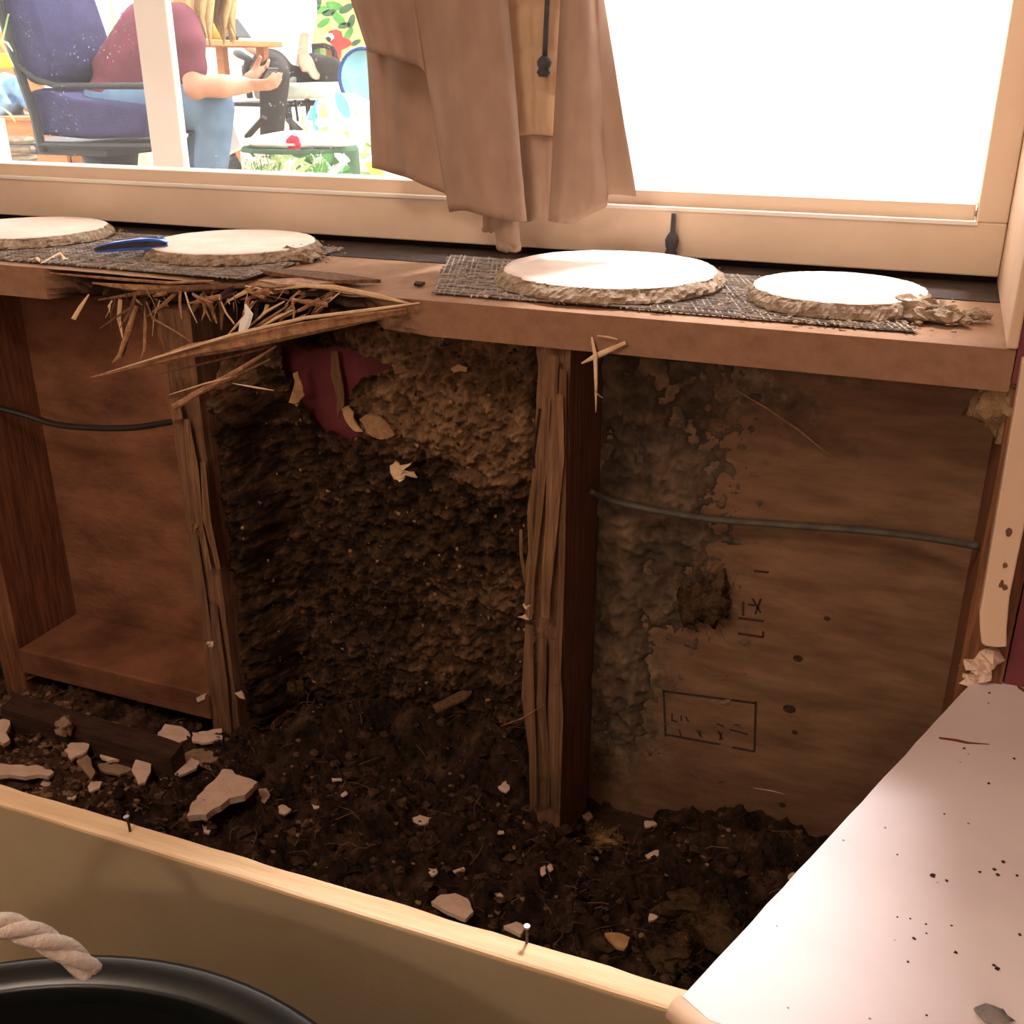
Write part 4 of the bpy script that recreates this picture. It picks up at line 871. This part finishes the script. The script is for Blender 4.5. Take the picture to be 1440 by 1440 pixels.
def fuse(name, mb, m_, parent, vox=.014, it=6):
    o = mb.build(name, m_, parent); r = o.modifiers.new('fuse', 'REMESH'); r.mode = 'VOXEL'; r.voxel_size = vox; r.use_smooth_shade = True
    s = o.modifiers.new('soft', 'SMOOTH'); s.factor = .5; s.iterations = it; return o
def limb(mb, pts, rad, k=14):
    mb.tube(pts, rad, k)
    for p, r in zip(pts, rad):
        q = r if not hasattr(r, '__len__') else min(r); mb.ball(p, q, 12, 8)
def hand(mb, wrist, d, palm_n, size=1.0, curl=.5):
    """palm plus five bent fingers; d = direction along the hand, palm_n = side the fingers close to"""
    d = Vector(d).normalized(); pn = Vector(palm_n).normalized(); s = d.cross(pn).normalized(); w = Vector(wrist)
    mb.tube([w, w + d * .04 * size, w + d * .085 * size], [(.030 * size, .016 * size), (.040 * size, .016 * size), (.040 * size, .013 * size)], 12, up=tuple(pn))
    for i, (off, ln) in enumerate(((-.030, .062), (-.010, .072), (.010, .068), (.029, .052))):
        b0 = w + d * .080 * size + s * off * size; a = b0 + d * ln * .45 * size + pn * ln * .18 * size * curl; e = a + (d * (1 - curl) + pn * curl * 1.1).normalized() * ln * .55 * size
        mb.tube([b0, a, e], [.0095 * size, .0088 * size, .0072 * size], 8); mb.ball(e, .0074 * size, 8, 6)
    b0 = w + d * .03 * size - s * .03 * size; a = b0 + (d * .6 - s * .6 + pn * .5).normalized() * .04 * size; e = a + (d * .8 + pn * .6).normalized() * .032 * size
    mb.tube([b0, a, e], [.013 * size, .011 * size, .009 * size], 8); mb.ball(e, .009 * size, 8, 6)
def head(c, face, m_skin, parent, hairm, long=False, seed=1):
    c = Vector(c); f = Vector(face).normalized(); s = f.cross(Vector((0, 0, 1))).normalized()
    return c, f, s
# ---- woman on the navy chair
WY = 2.6
def W(x, y, dy=0.0): return Y(x, y, WY + dy)
per = thing('person', 'seated person with blond hair in maroon shirt and jeans holding a phone', 'person', (W(175, 150).x, WY, PF))
mb = MB(); mb.ball(W(176, 148), (.15, .19, .115), 16, 10)
for dy, sh in ((-.10, 0), (.10, -12)):
    limb(mb, [W(180, 150, dy), W(245, 151, dy), W(306 + sh, 151, dy)], [.10, .088, .066]); limb(mb, [W(305 + sh, 153, dy), W(298 + sh, 215, dy), W(292 + sh, 300, dy), W(292 + sh, 352, dy)], [.066, .067, .056, .056])
fuse('jeans', mb, M_JEANS, per, .014, 5)
mb = MB(); limb(mb, [W(178, 130), W(192, 112), W(210, 88), W(230, 60), W(244, 36)], [(.135, .17), (.15, .17), (.15, .175), (.14, .18), (.115, .15)]); mb.ball(W(176, 130), (.135, .17, .07), 16, 10)
mb.tube([W(246, 36, -.16), W(252, 24, 0), W(246, 36, .16)], .07, 12)
for dy in (-.17, .17): limb(mb, [W(252, 36, dy), W(262, 62, dy * 1.15), W(267, 92, dy * 1.1)], [.078, .072, .066])
fuse('shirt', mb, M_SHIRT, per, .013, 5)
mb = MB()      # bare body: neck, head, arms and hands
limb(mb, [W(250, 28), W(266, 0), W(272, -22)], [.06, .052, .05])
hc = W(284, -50)
mb.ball(hc, (.092, .075, .112), 18, 12); mb.ball(hc + Vector((.092, 0, -.012)), (.020, .013, .016), 10, 7); mb.ball(hc + Vector((.055, 0, -.07)), (.045, .045, .042), 12, 8)
mb.ball(hc + Vector((.080, 0, -.052)), (.018, .026, .010), 10, 6)
for dy in (-1, 1): mb.ball(hc + Vector((-.005, dy * .076, -.01)), (.020, .010, .030), 10, 7)
for dy in (-1, 1): limb(mb, [W(266, 88, dy * .19), W(275, 122, dy * .20), W(312, 121, dy * .15), W(346, 120, dy * .07)], [.048, .046, .042, .029])
hand(mb, W(344, 120, -.06), (1, .25, .02), (.1, .5, 1), 1.0, .7); hand(mb, W(344, 112, .05), (1, -.15, .25), (.1, -.5, .6), 1.0, .5)
bod = fuse('body', mb, M_SKIN, per, .0075, 2)
for dy in (-1, 1): MB().ball(hc + Vector((.082, dy * .03, .004)), (.008, .012, .007), 8, 6).build('eye', M_FRAME, bod)
mb = MB(); mb.ball(hc + Vector((-.018, 0, .018)), (.098, .088, .112), 18, 12); r2 = random.Random(5)
for k in range(46):
    a = r2.uniform(.5, 5.78); q = hc + Vector((math.cos(a) * .085 - .012, math.sin(a) * .085, .02)); L_ = r2.uniform(.20, .30)
    e = q + Vector((r2.uniform(-.04, .04) - .02, math.sin(a) * .04, -L_)); mb.tube([q, q.lerp(e, .4) + Vector((math.cos(a) * .025, math.sin(a) * .03, 0)), q.lerp(e, .75) + Vector((r2.uniform(-.02, .02), r2.uniform(-.02, .02), 0)), e], [.016, .018, .014, .003], 6)
mb.build('hair', M_BLOND, per, smooth=True)
for dy, sh in ((-.10, 0), (.10, -12)):
    p = W(292 + sh, 352, dy); p.z = PF + .04; mb = MB(); limb(mb, [p + Vector((-.05, 0, 0)), p + Vector((.06, 0, -.004)), p + Vector((.15, 0, -.012))], [.045, .042, .030]); mb.build('shoe', M_WCL, per, smooth=True)
a = W(368, 118, -.02); c = W(384, 96, -.02); d = (c - a); n = Vector((0, 1, 0)); sd = d.cross(n).normalized() * .004
ph = thing('phone', 'dark phone held up in both hands of the maroon shirted person', 'phone', a)
MB().prism([a - n * .036 - sd, a + n * .036 - sd, c + n * .036 - sd, c - n * .036 - sd], sd * 2).build('case', M_FRAME, ph, bevel=.002)
MB().prism([a - n * .032 - sd * 1.2 + d * .05, a + n * .032 - sd * 1.2 + d * .05, c + n * .032 - sd * 1.2 - d * .05, c - n * .032 - sd * 1.2 - d * .05], sd * .15).build('screen', pmat('phone_glass', (60, 66, 80), (70, 76, 90), .1), ph)
# ---- navy patio chair
ch = thing('patio_chair', 'black framed swivel patio chair with thick navy cushions', 'chair', (W(150, 230).x, WY, PF))
def cushion(name, pxs, y0, y1, m_, parent, bev=.03):
    pts = [Y(a_, b_, y0) for a_, b_ in pxs]; o = MB().prism(pts, (0, y1 - y0, 0)).build(name, m_, parent, bevel=bev); o.modifiers['bevel'].segments = 4; o.data.shade_smooth(); return o
cushion('back_cushion', [(-30, -60), (10, -75), (26, -40), (40, 0), (72, 90), (72, 108), (60, 120), (44, 120), (26, 106), (8, 60)], WY - .27, WY + .10, M_NAVY, ch, .035)
cushion('seat_cushion', [(38, 128), (56, 124), (100, 138), (190, 148), (202, 158), (200, 194), (120, 196), (52, 190)], WY - .27, WY + .22, M_NAVY, ch, .03)
for dy in (-.30, .30):
    P = [W(-8, -40, dy), W(2, 20, dy), W(24, 92, dy), W(48, 160, dy), W(60, 214, dy)]; MB().tube(P, [(.020, .014)] * 5, 8).build('back_rail', M_FRAME, ch)
    P = [W(20, 84, dy), W(30, 96, dy), W(52, 112, dy), W(80, 121, dy), (W(120, 121, dy)), W(220, 121, dy), W(232, 126, dy), W(236, 150, dy), W(226, 200, dy)]; MB().tube(P, .011, 8).build('arm', M_FRAME, ch, smooth=True)
    MB().tube([W(58, 204, dy), W(140, 206, dy), W(225, 206, dy)], .014, 8).build('seat_rail', M_FRAME, ch)
MB().box(W(60, 200).x, W(218, 200).x, WY - .28, WY + .28, W(140, 206).z - .012, W(140, 196).z).build('seat_pan', M_FRAME, ch)
p = W(154, 215); MB().lathe([(.001, .0), (.07, 0), (.085, .02), (.06, .04), (.055, p.z - PF - .12), (.10, p.z - PF - .06), (.12, p.z - PF + .03), (.001, p.z - PF + .03)], (p.x, WY, PF), 20).build('pedestal', M_FRAME, ch, smooth=True)
mb = MB()
for k in range(5): a_ = k * 1.2566 + .3; mb.tube([(p.x, WY, PF + .05), (p.x + math.cos(a_) * .28, WY + math.sin(a_) * .28, PF + .02)], [.03, .018], 8)
mb.build('base', M_FRAME, ch)
# ---- second person behind, white shirt, charcoal trousers
QY = 3.9
def Q(x, y, dy=0.0): return Y(x, y, QY + dy)
p2 = thing('person', 'seated person in white shirt and charcoal trousers behind the table', 'person', (Q(385, 90).x, QY, PF))
mb = MB(); mb.ball(Q(388, 92), (.17, .19, .09), 14, 9)
limb(mb, [Q(392, 98, .06), Q(430, 98, .06), Q(464, 100, .04)], [.095, .085, .072]); limb(mb, [Q(466, 102, .04), Q(474, 150, .04), Q(480, 215, .04)], [.072, .062, .055])
limb(mb, [Q(380, 94, -.06), Q(382, 100, -.28), Q(386, 108, -.42)], [.10, .085, .072]); limb(mb, [Q(386, 108, -.42), Q(384, 150, -.44), Q(382, 200, -.46)], [.072, .062, .055])
fuse('trousers', mb, M_TROU, p2, .016, 4)
mb = MB(); limb(mb, [Q(385, 72), Q(382, 40), Q(380, 0), Q(380, -30)], [(.19, .19), (.18, .19), (.18, .20), (.13, .16)])
for dx, dy in ((40, .02), (-38, -.05)): limb(mb, [Q(382 + dx * .7, -28, dy), Q(384 + dx, 8, dy), Q(384 + dx, 30, dy)], [.085, .078, .074])
fuse('shirt', mb, M_TEEW, p2, .016, 4)
mb = MB(); limb(mb, [Q(380, -25), Q(384, -62)], [.06, .055]); hc2 = Q(386, -92); mb.ball(hc2, (.095, .08, .115), 16, 10); mb.ball(hc2 + Vector((.09, 0, -.01)), (.02, .014, .016), 8, 6)
for dy in (-1, 1): mb.ball(hc2 + Vector((-.005, dy * .08, -.01)), (.02, .01, .03), 8, 6)
limb(mb, [Q(424, 22, .02), Q(424, 52, .0), Q(424, 72, -.03)], [.042, .036, .029]); hand(mb, Q(424, 74, -.03), (.5, -.1, -.6), (.3, 0, -1), 1, .2)
limb(mb, [Q(346, 22, -.05), Q(344, 60, -.14), Q(366, 72, -.20)], [.042, .038, .029]); hand(mb, Q(366, 72, -.20), (1, -.3, -.2), (0, 0, -1), 1, .3)
bod2 = fuse('body', mb, M_SKIN, p2, .009, 2)
mb = MB(); mb.ball(hc2 + Vector((-.012, 0, .03)), (.10, .087, .105), 16, 10, .2, 3); mb.build('hair', pmat('brown_hair', (70, 52, 40), (92, 70, 54), .7), p2, smooth=True)
for (x, dy) in ((482, .04), (382, -.46)):
    p = Q(x, 215, dy); p.z = PF + .04; mb = MB(); limb(mb, [p + Vector((-.05, 0, 0)), p + Vector((.06, 0, -.004)), p + Vector((.14, 0, -.012))], [.045, .042, .03]); mb.build('shoe', M_FRAME, p2, smooth=True)
for dy in (-1, 1): MB().ball(hc2 + Vector((.086, dy * .03, .004)), (.008, .012, .007), 8, 6).build('eye', M_FRAME, bod2)
# chair under the second person
c2 = thing('garden_chair', 'dark metal garden chair with pale green cushion under the white shirted person', 'chair', (Q(410, 130).x, QY, PF))
cushion('seat_cushion', [(352, 118), (446, 116), (448, 132), (440, 139), (356, 140)], QY - .25, QY + .25, M_OLIVE, c2, .02)
a = Q(352, 141); b_ = Q(446, 141)
MB().box(a.x, b_.x, QY - .25, QY + .25, a.z - .02, a.z - .002).build('seat_frame', M_FRAME, c2)
for x in (a.x + .02, b_.x - .02):
    for dy in (-.23, .23): MB().tube([(x, QY + dy, a.z - .01), (x + (.05 if x > a.x + .1 else -.05), QY + dy * 1.1, PF)], .012, 8).build('leg', M_FRAME, c2)
for dy in (-.27, .27): MB().tube([Q(352, 138, dy), Q(344, 100, dy), Q(350, 84, dy), Q(336, 76, dy), Q(330, 74, dy)], [.016, .016, .022, .02, .014], 8).build('arm', pmat('grey_plastic_arm', (70, 72, 74), (84, 86, 88), .5), c2, smooth=True)
for x in (400, 415, 430): MB().tube([Q(x, 141, -.24), Q(x + 4, 170, -.20)], .007, 6).build('brace', M_FRAME, c2)
# ---- wooden table with tablet on a stand and a candle jar
TY = 3.25
def T_(x, y, dy=0.0): return Y(x, y, TY + dy)
tb = thing('wooden_table', 'small orange pine table beside the blond person', 'table', (T_(310, 60).x, TY, PF))
zt = T_(310, 57).z; xl, xr = T_(250, 60).x, T_(344, 60).x
MB().box(xl, xr, TY - .30, TY + .30, zt - .025, zt).build('table_top', M_TIM, tb, bevel=.004)
MB().box(xl + .02, xr - .02, TY - .28, TY - .26, zt - .075, zt - .026).build('apron', M_TIM, tb)
for x in (xl + .05, T_(326, 100).x):
    for dy in (-.25, .25): MB().box(x - .02, x + .02, TY + dy - .02, TY + dy + .02, PF, zt - .025).build('leg', M_TIM, tb)
ts = thing('tablet', 'thin dark tablet leaning on a stand on the wooden table', 'tablet', (T_(330, 52).x, TY, zt))
a = T_(334, 53); c = T_(314, 26); d = (c - a); nn = Vector((d.z, 0, -d.x)).normalized() * .006
MB().prism([a - Vector((0, .10, 0)), a + Vector((0, .10, 0)), c + Vector((0, .10, 0)), c - Vector((0, .10, 0))], nn).build('screen', M_FRAME, ts, bevel=.002)
MB().tube([T_(334, 54), T_(318, 54)], .008, 8).build('stand', M_FRAME, ts); MB().tube([T_(318, 38), T_(323, 20)], .004, 6).build('prop', M_FRAME, ts)
p = T_(304, 52, -.1); tag(MB().lathe([(.001, 0), (.035, 0), (.040, .01), (.040, .06), (.034, .062), (.030, .055), (.001, .05)], (p.x, p.y, zt), 20).build('candle_jar', pmat('amber_jar', (196, 130, 50), (214, 150, 70), .3), smooth=True), 'amber jar standing on the wooden table', 'jar')
# dark bag under the table and white towel
p = T_(318, 150, .2); tag(MB().ball((p.x, p.y, PF + .16), (.20, .18, .17), 16, 10, .35, 4).build('black_bag', M_FRAME, smooth=True), 'black bag slumped under the wooden table', 'bag')
P = [W(316, 140, .05), W(322, 150, .05), W(332, 180, .05), (W(341, 207, .05)), W(326, 214, .05), W(310, 222, .05), W(305, 150, .05)]
tag(MB().prism(P, (0, .04, 0)).build('white_towel', M_WCL, bevel=.008), 'white towel hanging beside the knee of the jeans', 'towel')
mb = MB(); 
st_ = thing('folding_stand', 'brown folding wooden trestle standing on the porch behind the jeans', 'trestle', (T_(350, 190, -.2).x, TY - .2, PF))
for k, (q0, q1) in enumerate((((318, 183), (346, 236)), ((372, 165), (330, 212)), ((405, 168), (440, 200)))): 
    MB().tube([T_(*q0, -.2), T_(*q1, -.2)], [(.022, .014)] * 2, 4).build('leg', M_TIM if k == 0 else M_TROU, st_)
MB().tube([T_(300, 212, -.16), T_(350, 216, -.16)], .014, 4).build('rail', M_TROU, st_)
# ---- leaf print stool with cloth and red flower in front
OY = 1.9
def O(x, y, dy=0.0): return Y(x, y, OY + dy)
oc = O(422, 205); orr = .175; oz = oc.z
ot = thing('leaf_print_stool', 'round drum stool with green leaf print sides in front of the window', 'stool', (oc.x, OY, PF))
MB().lathe([(.001, oz - PF), (orr * .97, oz - PF), (orr, oz - PF - .01), (orr, .0), (.001, 0)], (oc.x, OY, PF), 48).build('drum', M_DGREEN, ot)
drum = ot.children[-1] if ot.children else ot
r2 = random.Random(8)
def leaf_on_drum(a, z, l, w, tilt, m_):
    mb = MB(); n = 9; vs = []; rr = orr + .002
    for i in range(n):
        u = i / (n - 1); wd = w * math.sin(math.pi * u) ** .8
        for s in (-1, 1):
            da = (u - .5) * l * math.cos(tilt) / rr - s * wd * math.sin(tilt) / rr; dz = (u - .5) * l * math.sin(tilt) + s * wd * math.cos(tilt)
            zz = max(PF + .01, min(oz - .012, z + dz)); vs.append((oc.x + rr * math.cos(a + da), OY + rr * math.sin(a + da), zz))
    mb.add(vs, [(2 * i, 2 * i + 1, 2 * i + 3, 2 * i + 2) for i in range(n - 1)]); mb.build('leaf_print', m_, drum)
for k in range(150): leaf_on_drum(R(180 + 170 * r2.random()), oz - r2.uniform(.012, .11), r2.uniform(.06, .13), r2.uniform(.005, .013), r2.uniform(-1.2, 1.2), r2.choice((M_WCL, M_WCL, M_PGREEN, M_GREEN)))
mb = MB(); mb.ball((oc.x - .0, OY, oz + .012), (orr * .92, orr * .9, .028), 24, 10, .25, 3)
tag(mb.build('white_cloth', M_WCL, smooth=True), 'crumpled white cloth lying on the leaf print stool', 'cloth')
fl = thing('red_flower', 'small red flower lying on the white cloth of the stool', 'flower', O(413, 207, -.12))
for k in range(7): 
    a_ = k * .9; MB().ball(O(413, 205, -.13) + Vector((math.cos(a_) * .014, 0, .004 + math.sin(a_) * .016)), (.013, .006, .011), 8, 6, .4, k).build('petal', pmat('crimson_petal', (190, 30, 60), (210, 50, 80), .6), fl)
# ---- tropical print cushions piled at right
CY = 2.3
def C_(x, y, dy=0.0): return Y(x, y, CY + dy)
def print_cushion(label, cpx, r, seed):
    c = C_(*cpx); t = thing('print_cushion', label, 'cushion', (c.x, c.y, c.z - r[2]), 'tropical print cushions'); r3 = random.Random(seed)
    cov = MB().ball(c, r, 28, 16, .18, seed).build('cover', M_WCL, t, smooth=True)
    for k in range(20):
        th = r3.uniform(R(190), R(350)); ph_ = r3.uniform(-.9, .9); d = Vector((math.cos(th) * math.cos(ph_), math.sin(th) * math.cos(ph_), math.sin(ph_)))
        q = c + Vector((d.x * r[0], d.y * r[1], d.z * r[2])) * (1 + .18 * noise.noise(d * 1.7 + Vector((seed * 3.1, seed, 0)))); s = r3.uniform(.014, .034); mb = MB()
        e1 = d.orthogonal().normalized(); e2 = d.cross(e1); a_ = r3.uniform(0, 6.3); u_ = e1 * math.cos(a_) + e2 * math.sin(a_); w_ = d.cross(u_)
        mb.add([q + d * .002 + u_ * s * 1.7 * math.cos(t_) + w_ * s * .6 * math.sin(t_) for t_ in [i * .6283 for i in range(10)]], [tuple(range(10))]); mb.build('leaf_print', r3.choice((M_PGREEN, M_PGREEN, M_TEAL, M_PYEL)), cov)
print_cushion('white tropical print cushion on top of the pile left of the curtain', (484, 172), (.125, .14, .085), 4)
print_cushion('white tropical print cushion at the bottom of the pile left of the curtain', (512, 222), (.16, .15, .09), 6)
c = C_(500, 250); tag(MB().lathe([(.001, c.z - PF), (.20, c.z - PF), (.21, c.z - PF - .03), (.19, 0), (.001, 0)], (c.x, CY, PF), 28).build('pouffe', M_WCL, smooth=True), 'white round pouffe carrying the tropical print cushions', 'pouffe')
# ---- parrot print cloth on a frame, at the back
GY = 4.5
def G(x, y, dy=0.0): return Y(x, y, GY + dy)
pa_ = thing('parrot_picture', 'bright yellow and green picture of a red parrot on the far porch', 'picture', G(470, 110))
MB().prism([G(440, 120), G(512, 120), (G(506, -30)), G(440, -30)], (0, .03, 0)).build('canvas', M_PYEL, pa_)
def pic(pxs, m_, k=1): MB().prism([G(a_, b2_, -.002 * k) for a_, b2_ in pxs], (0, .0015, 0)).build('print', m_, pa_)
r2 = random.Random(2)
for (x, y, s) in ((452, 14, 10), (470, 8, 11), (487, 12, 10), (455, 32, 9), (476, 26, 11), (494, 30, 9), (490, 48, 9), (447, 6, 8), (500, 60, 7), (463, 18, 9), (484, 36, 8), (448, 96, 8), (492, 88, 7)):
    a_ = r2.uniform(0, 3.1); pic([(x + s * 1.2 * math.cos(t_) * math.cos(a_) - s * .55 * math.sin(t_) * math.sin(a_), y + s * 1.2 * math.cos(t_) * math.sin(a_) + s * .55 * math.sin(t_) * math.cos(a_)) for t_ in [i * .5236 for i in range(12)]], r2.choice((M_GREEN, M_GREEN, M_DGREEN)), 1)
pic([(458, 50), (463, 43), (472, 41), (480, 44), (482, 52), (492, 56), (495, 62), (486, 68), (480, 70), (479, 82), (474, 80), (470, 68), (464, 60)], M_RED, 2)
pic([(457, 52), (460, 47), (467, 47), (470, 53), (465, 58), (460, 58)], M_WCL, 3); pic([(457, 53), (462, 51), (466, 54), (464, 60), (460, 58)], M_FRAME, 4)
# rainbow folding chair back and round aqua chair
p = Y(452, 92, 4.1)
rc = thing('folding_chair', 'folding chair with rainbow striped back in front of the parrot picture', 'chair', (p.x, 4.1, PF))
for k, (m_) in enumerate((M_DBLUE, M_GREEN, M_PGREEN, M_TIM, M_RED)):
    x0_ = 434 + k * 8; MB().prism([Y(x0_, 70 - k * .5, 4.1), Y(x0_ + 8, 69, 4.1), Y(x0_ + 11, 102, 4.1), Y(x0_ + 2, 102, 4.1)], (0, .02, 0)).build('back_stripe', m_, rc)
MB().tube([Y(432, 66, 4.09), Y(456, 64, 4.09), Y(468, 68, 4.09), Y(476, 90, 4.09), Y(480, 140, 4.09)], .014, 8).build('frame', M_TROU, rc, smooth=True)
for x in (p.x - .1, p.x + .2): MB().tube([(x, 4.1, Y(450, 130, 4.1).z), (x + .03, 4.1, PF)], .014, 8).build('leg', M_TROU, rc)
p = Y(512, 110, 3.3); ac = thing('round_chair', 'round aqua camp chair with dark blue rim partly behind the curtain', 'chair', (p.x, 3.3, PF))
mb = MB()
K = 28; mb.v.append(tuple(p + Vector((0, .05, 0))))
for q, rr in enumerate((.5, 1)):
    for j in range(K): a_ = 6.2832 * j / K; mb.v.append((p.x + .115 * rr * math.cos(a_), 3.3 + (.035 if q == 0 else 0), p.z + .115 * rr * math.sin(a_)))
for j in range(K): mb.f.append((0, 1 + j, 1 + (j + 1) % K)); mb.f.append((1 + j, 1 + K + j, 1 + K + (j + 1) % K, 1 + (j + 1) % K))
mb.build('seat_shell', M_AQUA, ac, smooth=True)
MB().tube([(p.x + .117 * math.cos(6.2832 * j / K), 3.295, p.z + .117 * math.sin(6.2832 * j / K)) for j in range(K + 1)], .008, 8).build('rim', M_DBLUE, ac, smooth=True)
for dx in (-.07, .07): MB().tube([(p.x + dx, 3.3, p.z - .09), (p.x + dx * 1.8, 3.3, PF)], .012, 8).build('leg', M_DBLUE, ac)
# ---- left: wooden crate with denim heap, yellow box, basket, grass blades
LY = 3.1
def L_(x, y, dy=0.0): return Y(x, y, LY + dy)
cr_ = thing('wooden_crate', 'orange wooden crate behind the navy chair', 'crate', (L_(70, 200).x, LY, PF))
x0_, x1_ = L_(-30, 200).x, L_(140, 200).x; zt = L_(60, 165).z
for k in range(4):
    z0 = PF + (zt - PF) * k / 4; MB().box(x0_, x1_, LY - .22, LY - .20, z0 + .003, z0 + (zt - PF) / 4 - .003).build('board', M_TIM, cr_)
MB().box(x0_, x1_, LY - .19, LY + .22, PF, zt - .004).build('box_core', M_TIM, cr_)
MB().box(x0_ - .01, x1_ + .01, LY - .23, LY + .23, zt - .003, zt + .012).build('lid', M_TIM, cr_)
c = L_(18, 132, -.05); mb = MB()
for k in range(9):
    r3 = random.Random(k); q = c + Vector((r3.uniform(-.10, .08), r3.uniform(-.06, .06), r3.uniform(-.05, .06))); mb.tube([q + Vector((-.08, 0, .03)), q + Vector((0, -.03, .01)), q + Vector((.08, -.03, -.06 - .02 * (k % 3)))], [.03, .04, .025], 8)
tag(fuse('denim_heap', mb, pmat('light_denim', (90, 130, 170), (140, 174, 204), .95, 20, bmp=.3), None, .012, 3), 'heap of light blue denim lying on the orange crate', 'clothes')
p = L_(6, 86, .25); tag(MB().box(p.x - .12, p.x + .06, LY + .2, LY + .36, p.z - .03, p.z + .035).build('yellow_box', M_YEL, bevel=.01), 'yellow plastic box behind the denim heap', 'box')
p = L_(0, 62, .5); tag(MB().box(p.x - .2, p.x + .06, LY + .5, LY + .7, PF, p.z + .06).build('orange_board', M_TIM), 'orange wooden board standing at the far left edge', 'board')
BY = 2.0
c = Y(22, 210, BY); bk = thing('wicker_basket', 'small grey brown wicker basket at lower left of the glass', 'basket', (c.x, BY, PF)); rb = .055
for k in range(18):
    z = PF + (c.z + .03 - PF) * k / 17; MB().tube([(c.x + rb * math.cos(6.2832 * j / 24) * (1 + .03 * (-1) ** (j + k)), BY + rb * math.sin(6.2832 * j / 24) * (1 + .03 * (-1) ** (j + k)), z) for j in range(25)], .011, 6).build('wicker_ring', pmat('wicker', (120, 108, 90), (150, 138, 118), .9, 60), bk)
p = Y(0, 200, 1.3); tag(MB().box(p.x - .04, p.x + .010, 1.28, 1.32, PF, p.z + .06).build('white_board', M_WHITE), 'white board edge at the lower left corner of the glass', 'board')
for k, (q0, q1, q2) in enumerate((((12, 20), (2, 60), (20, 95)), ((-4, 55), (10, 60), (18, 72)), ((0, 150), (14, 160), (22, 172)))):
    P = [Y(*q, 2.2) for q in (q0, q1, q2)]; tag(MB().tube(P, [.004, .007, .002], 5, .3).build('grass_blade', M_PGREEN), ('long green grass blade against the navy chair back', 'short pale grass blade at the left edge near the chair', 'low green grass blade in front of the denim heap')[k], 'grass blade', 'grass blades outside')
# ---- bright background: shelf boards, door frame and notice
dfr = thing('door_frame', 'tan wooden door frame by the far porch wall', 'door frame', (Y(162, 60, 5.9).x, 5.9, PF))
a = Y(158, 60, 5.9).x; c = Y(166, 60, 5.9).x; MB().box(a, c, 5.86, 5.9, PF, 1.6).build('upright', pmat('cream_wood', (220, 190, 140), (230, 204, 156), .7), dfr)
MB().box(Y(100, 80, 5.9).x, a, 5.86, 5.9, Y(150, 80, 5.9).z, Y(150, 76, 5.9).z).build('cross_rail', M_TIM, dfr)
nt_ = thing('notice', 'small cream notice with blue marks beside the white porch post', 'notice', Y(174, 24, 5.985))
MB().prism([Y(165, 8, 5.985), Y(186, 8, 5.985), Y(186, 38, 5.985), Y(165, 38, 5.985)], (0, .01, 0)).build('sheet', M_WCL, nt_)
for pxs in ([(169, 17), (171, 17), (171, 25), (169, 25)], [(171, 17), (174, 18), (174, 24), (171, 25)], [(175, 19), (178, 19), (178, 25), (175, 25)], [(180, 17), (181.5, 17), (181.5, 25), (180, 25)]): MB().prism([Y(a_, b2_, 5.983) for a_, b2_ in pxs], (0, .001, 0)).build('mark', pmat('blue_ink', (90, 130, 160), None, .8), nt_)
sh = thing('low_shelf', 'low cream shelf with boxes behind the navy chair', 'shelf', (Y(132, 110, 4.4).x, 4.4, PF))
x0_, x1_ = Y(108, 100, 4.4).x, Y(160, 100, 4.4).x
for py in (84, 100, 112): z = Y(132, py, 4.4).z; MB().box(x0_, x1_, 4.3, 4.6, z - .008, z).build('board', pmat('cream_wood', (220, 190, 140)), sh)
for x in (x0_, x1_): MB().box(x - .01, x + .01, 4.3, 4.6, PF, Y(132, 82, 4.4).z).build('side', pmat('cream_wood', (220, 190, 140)), sh)
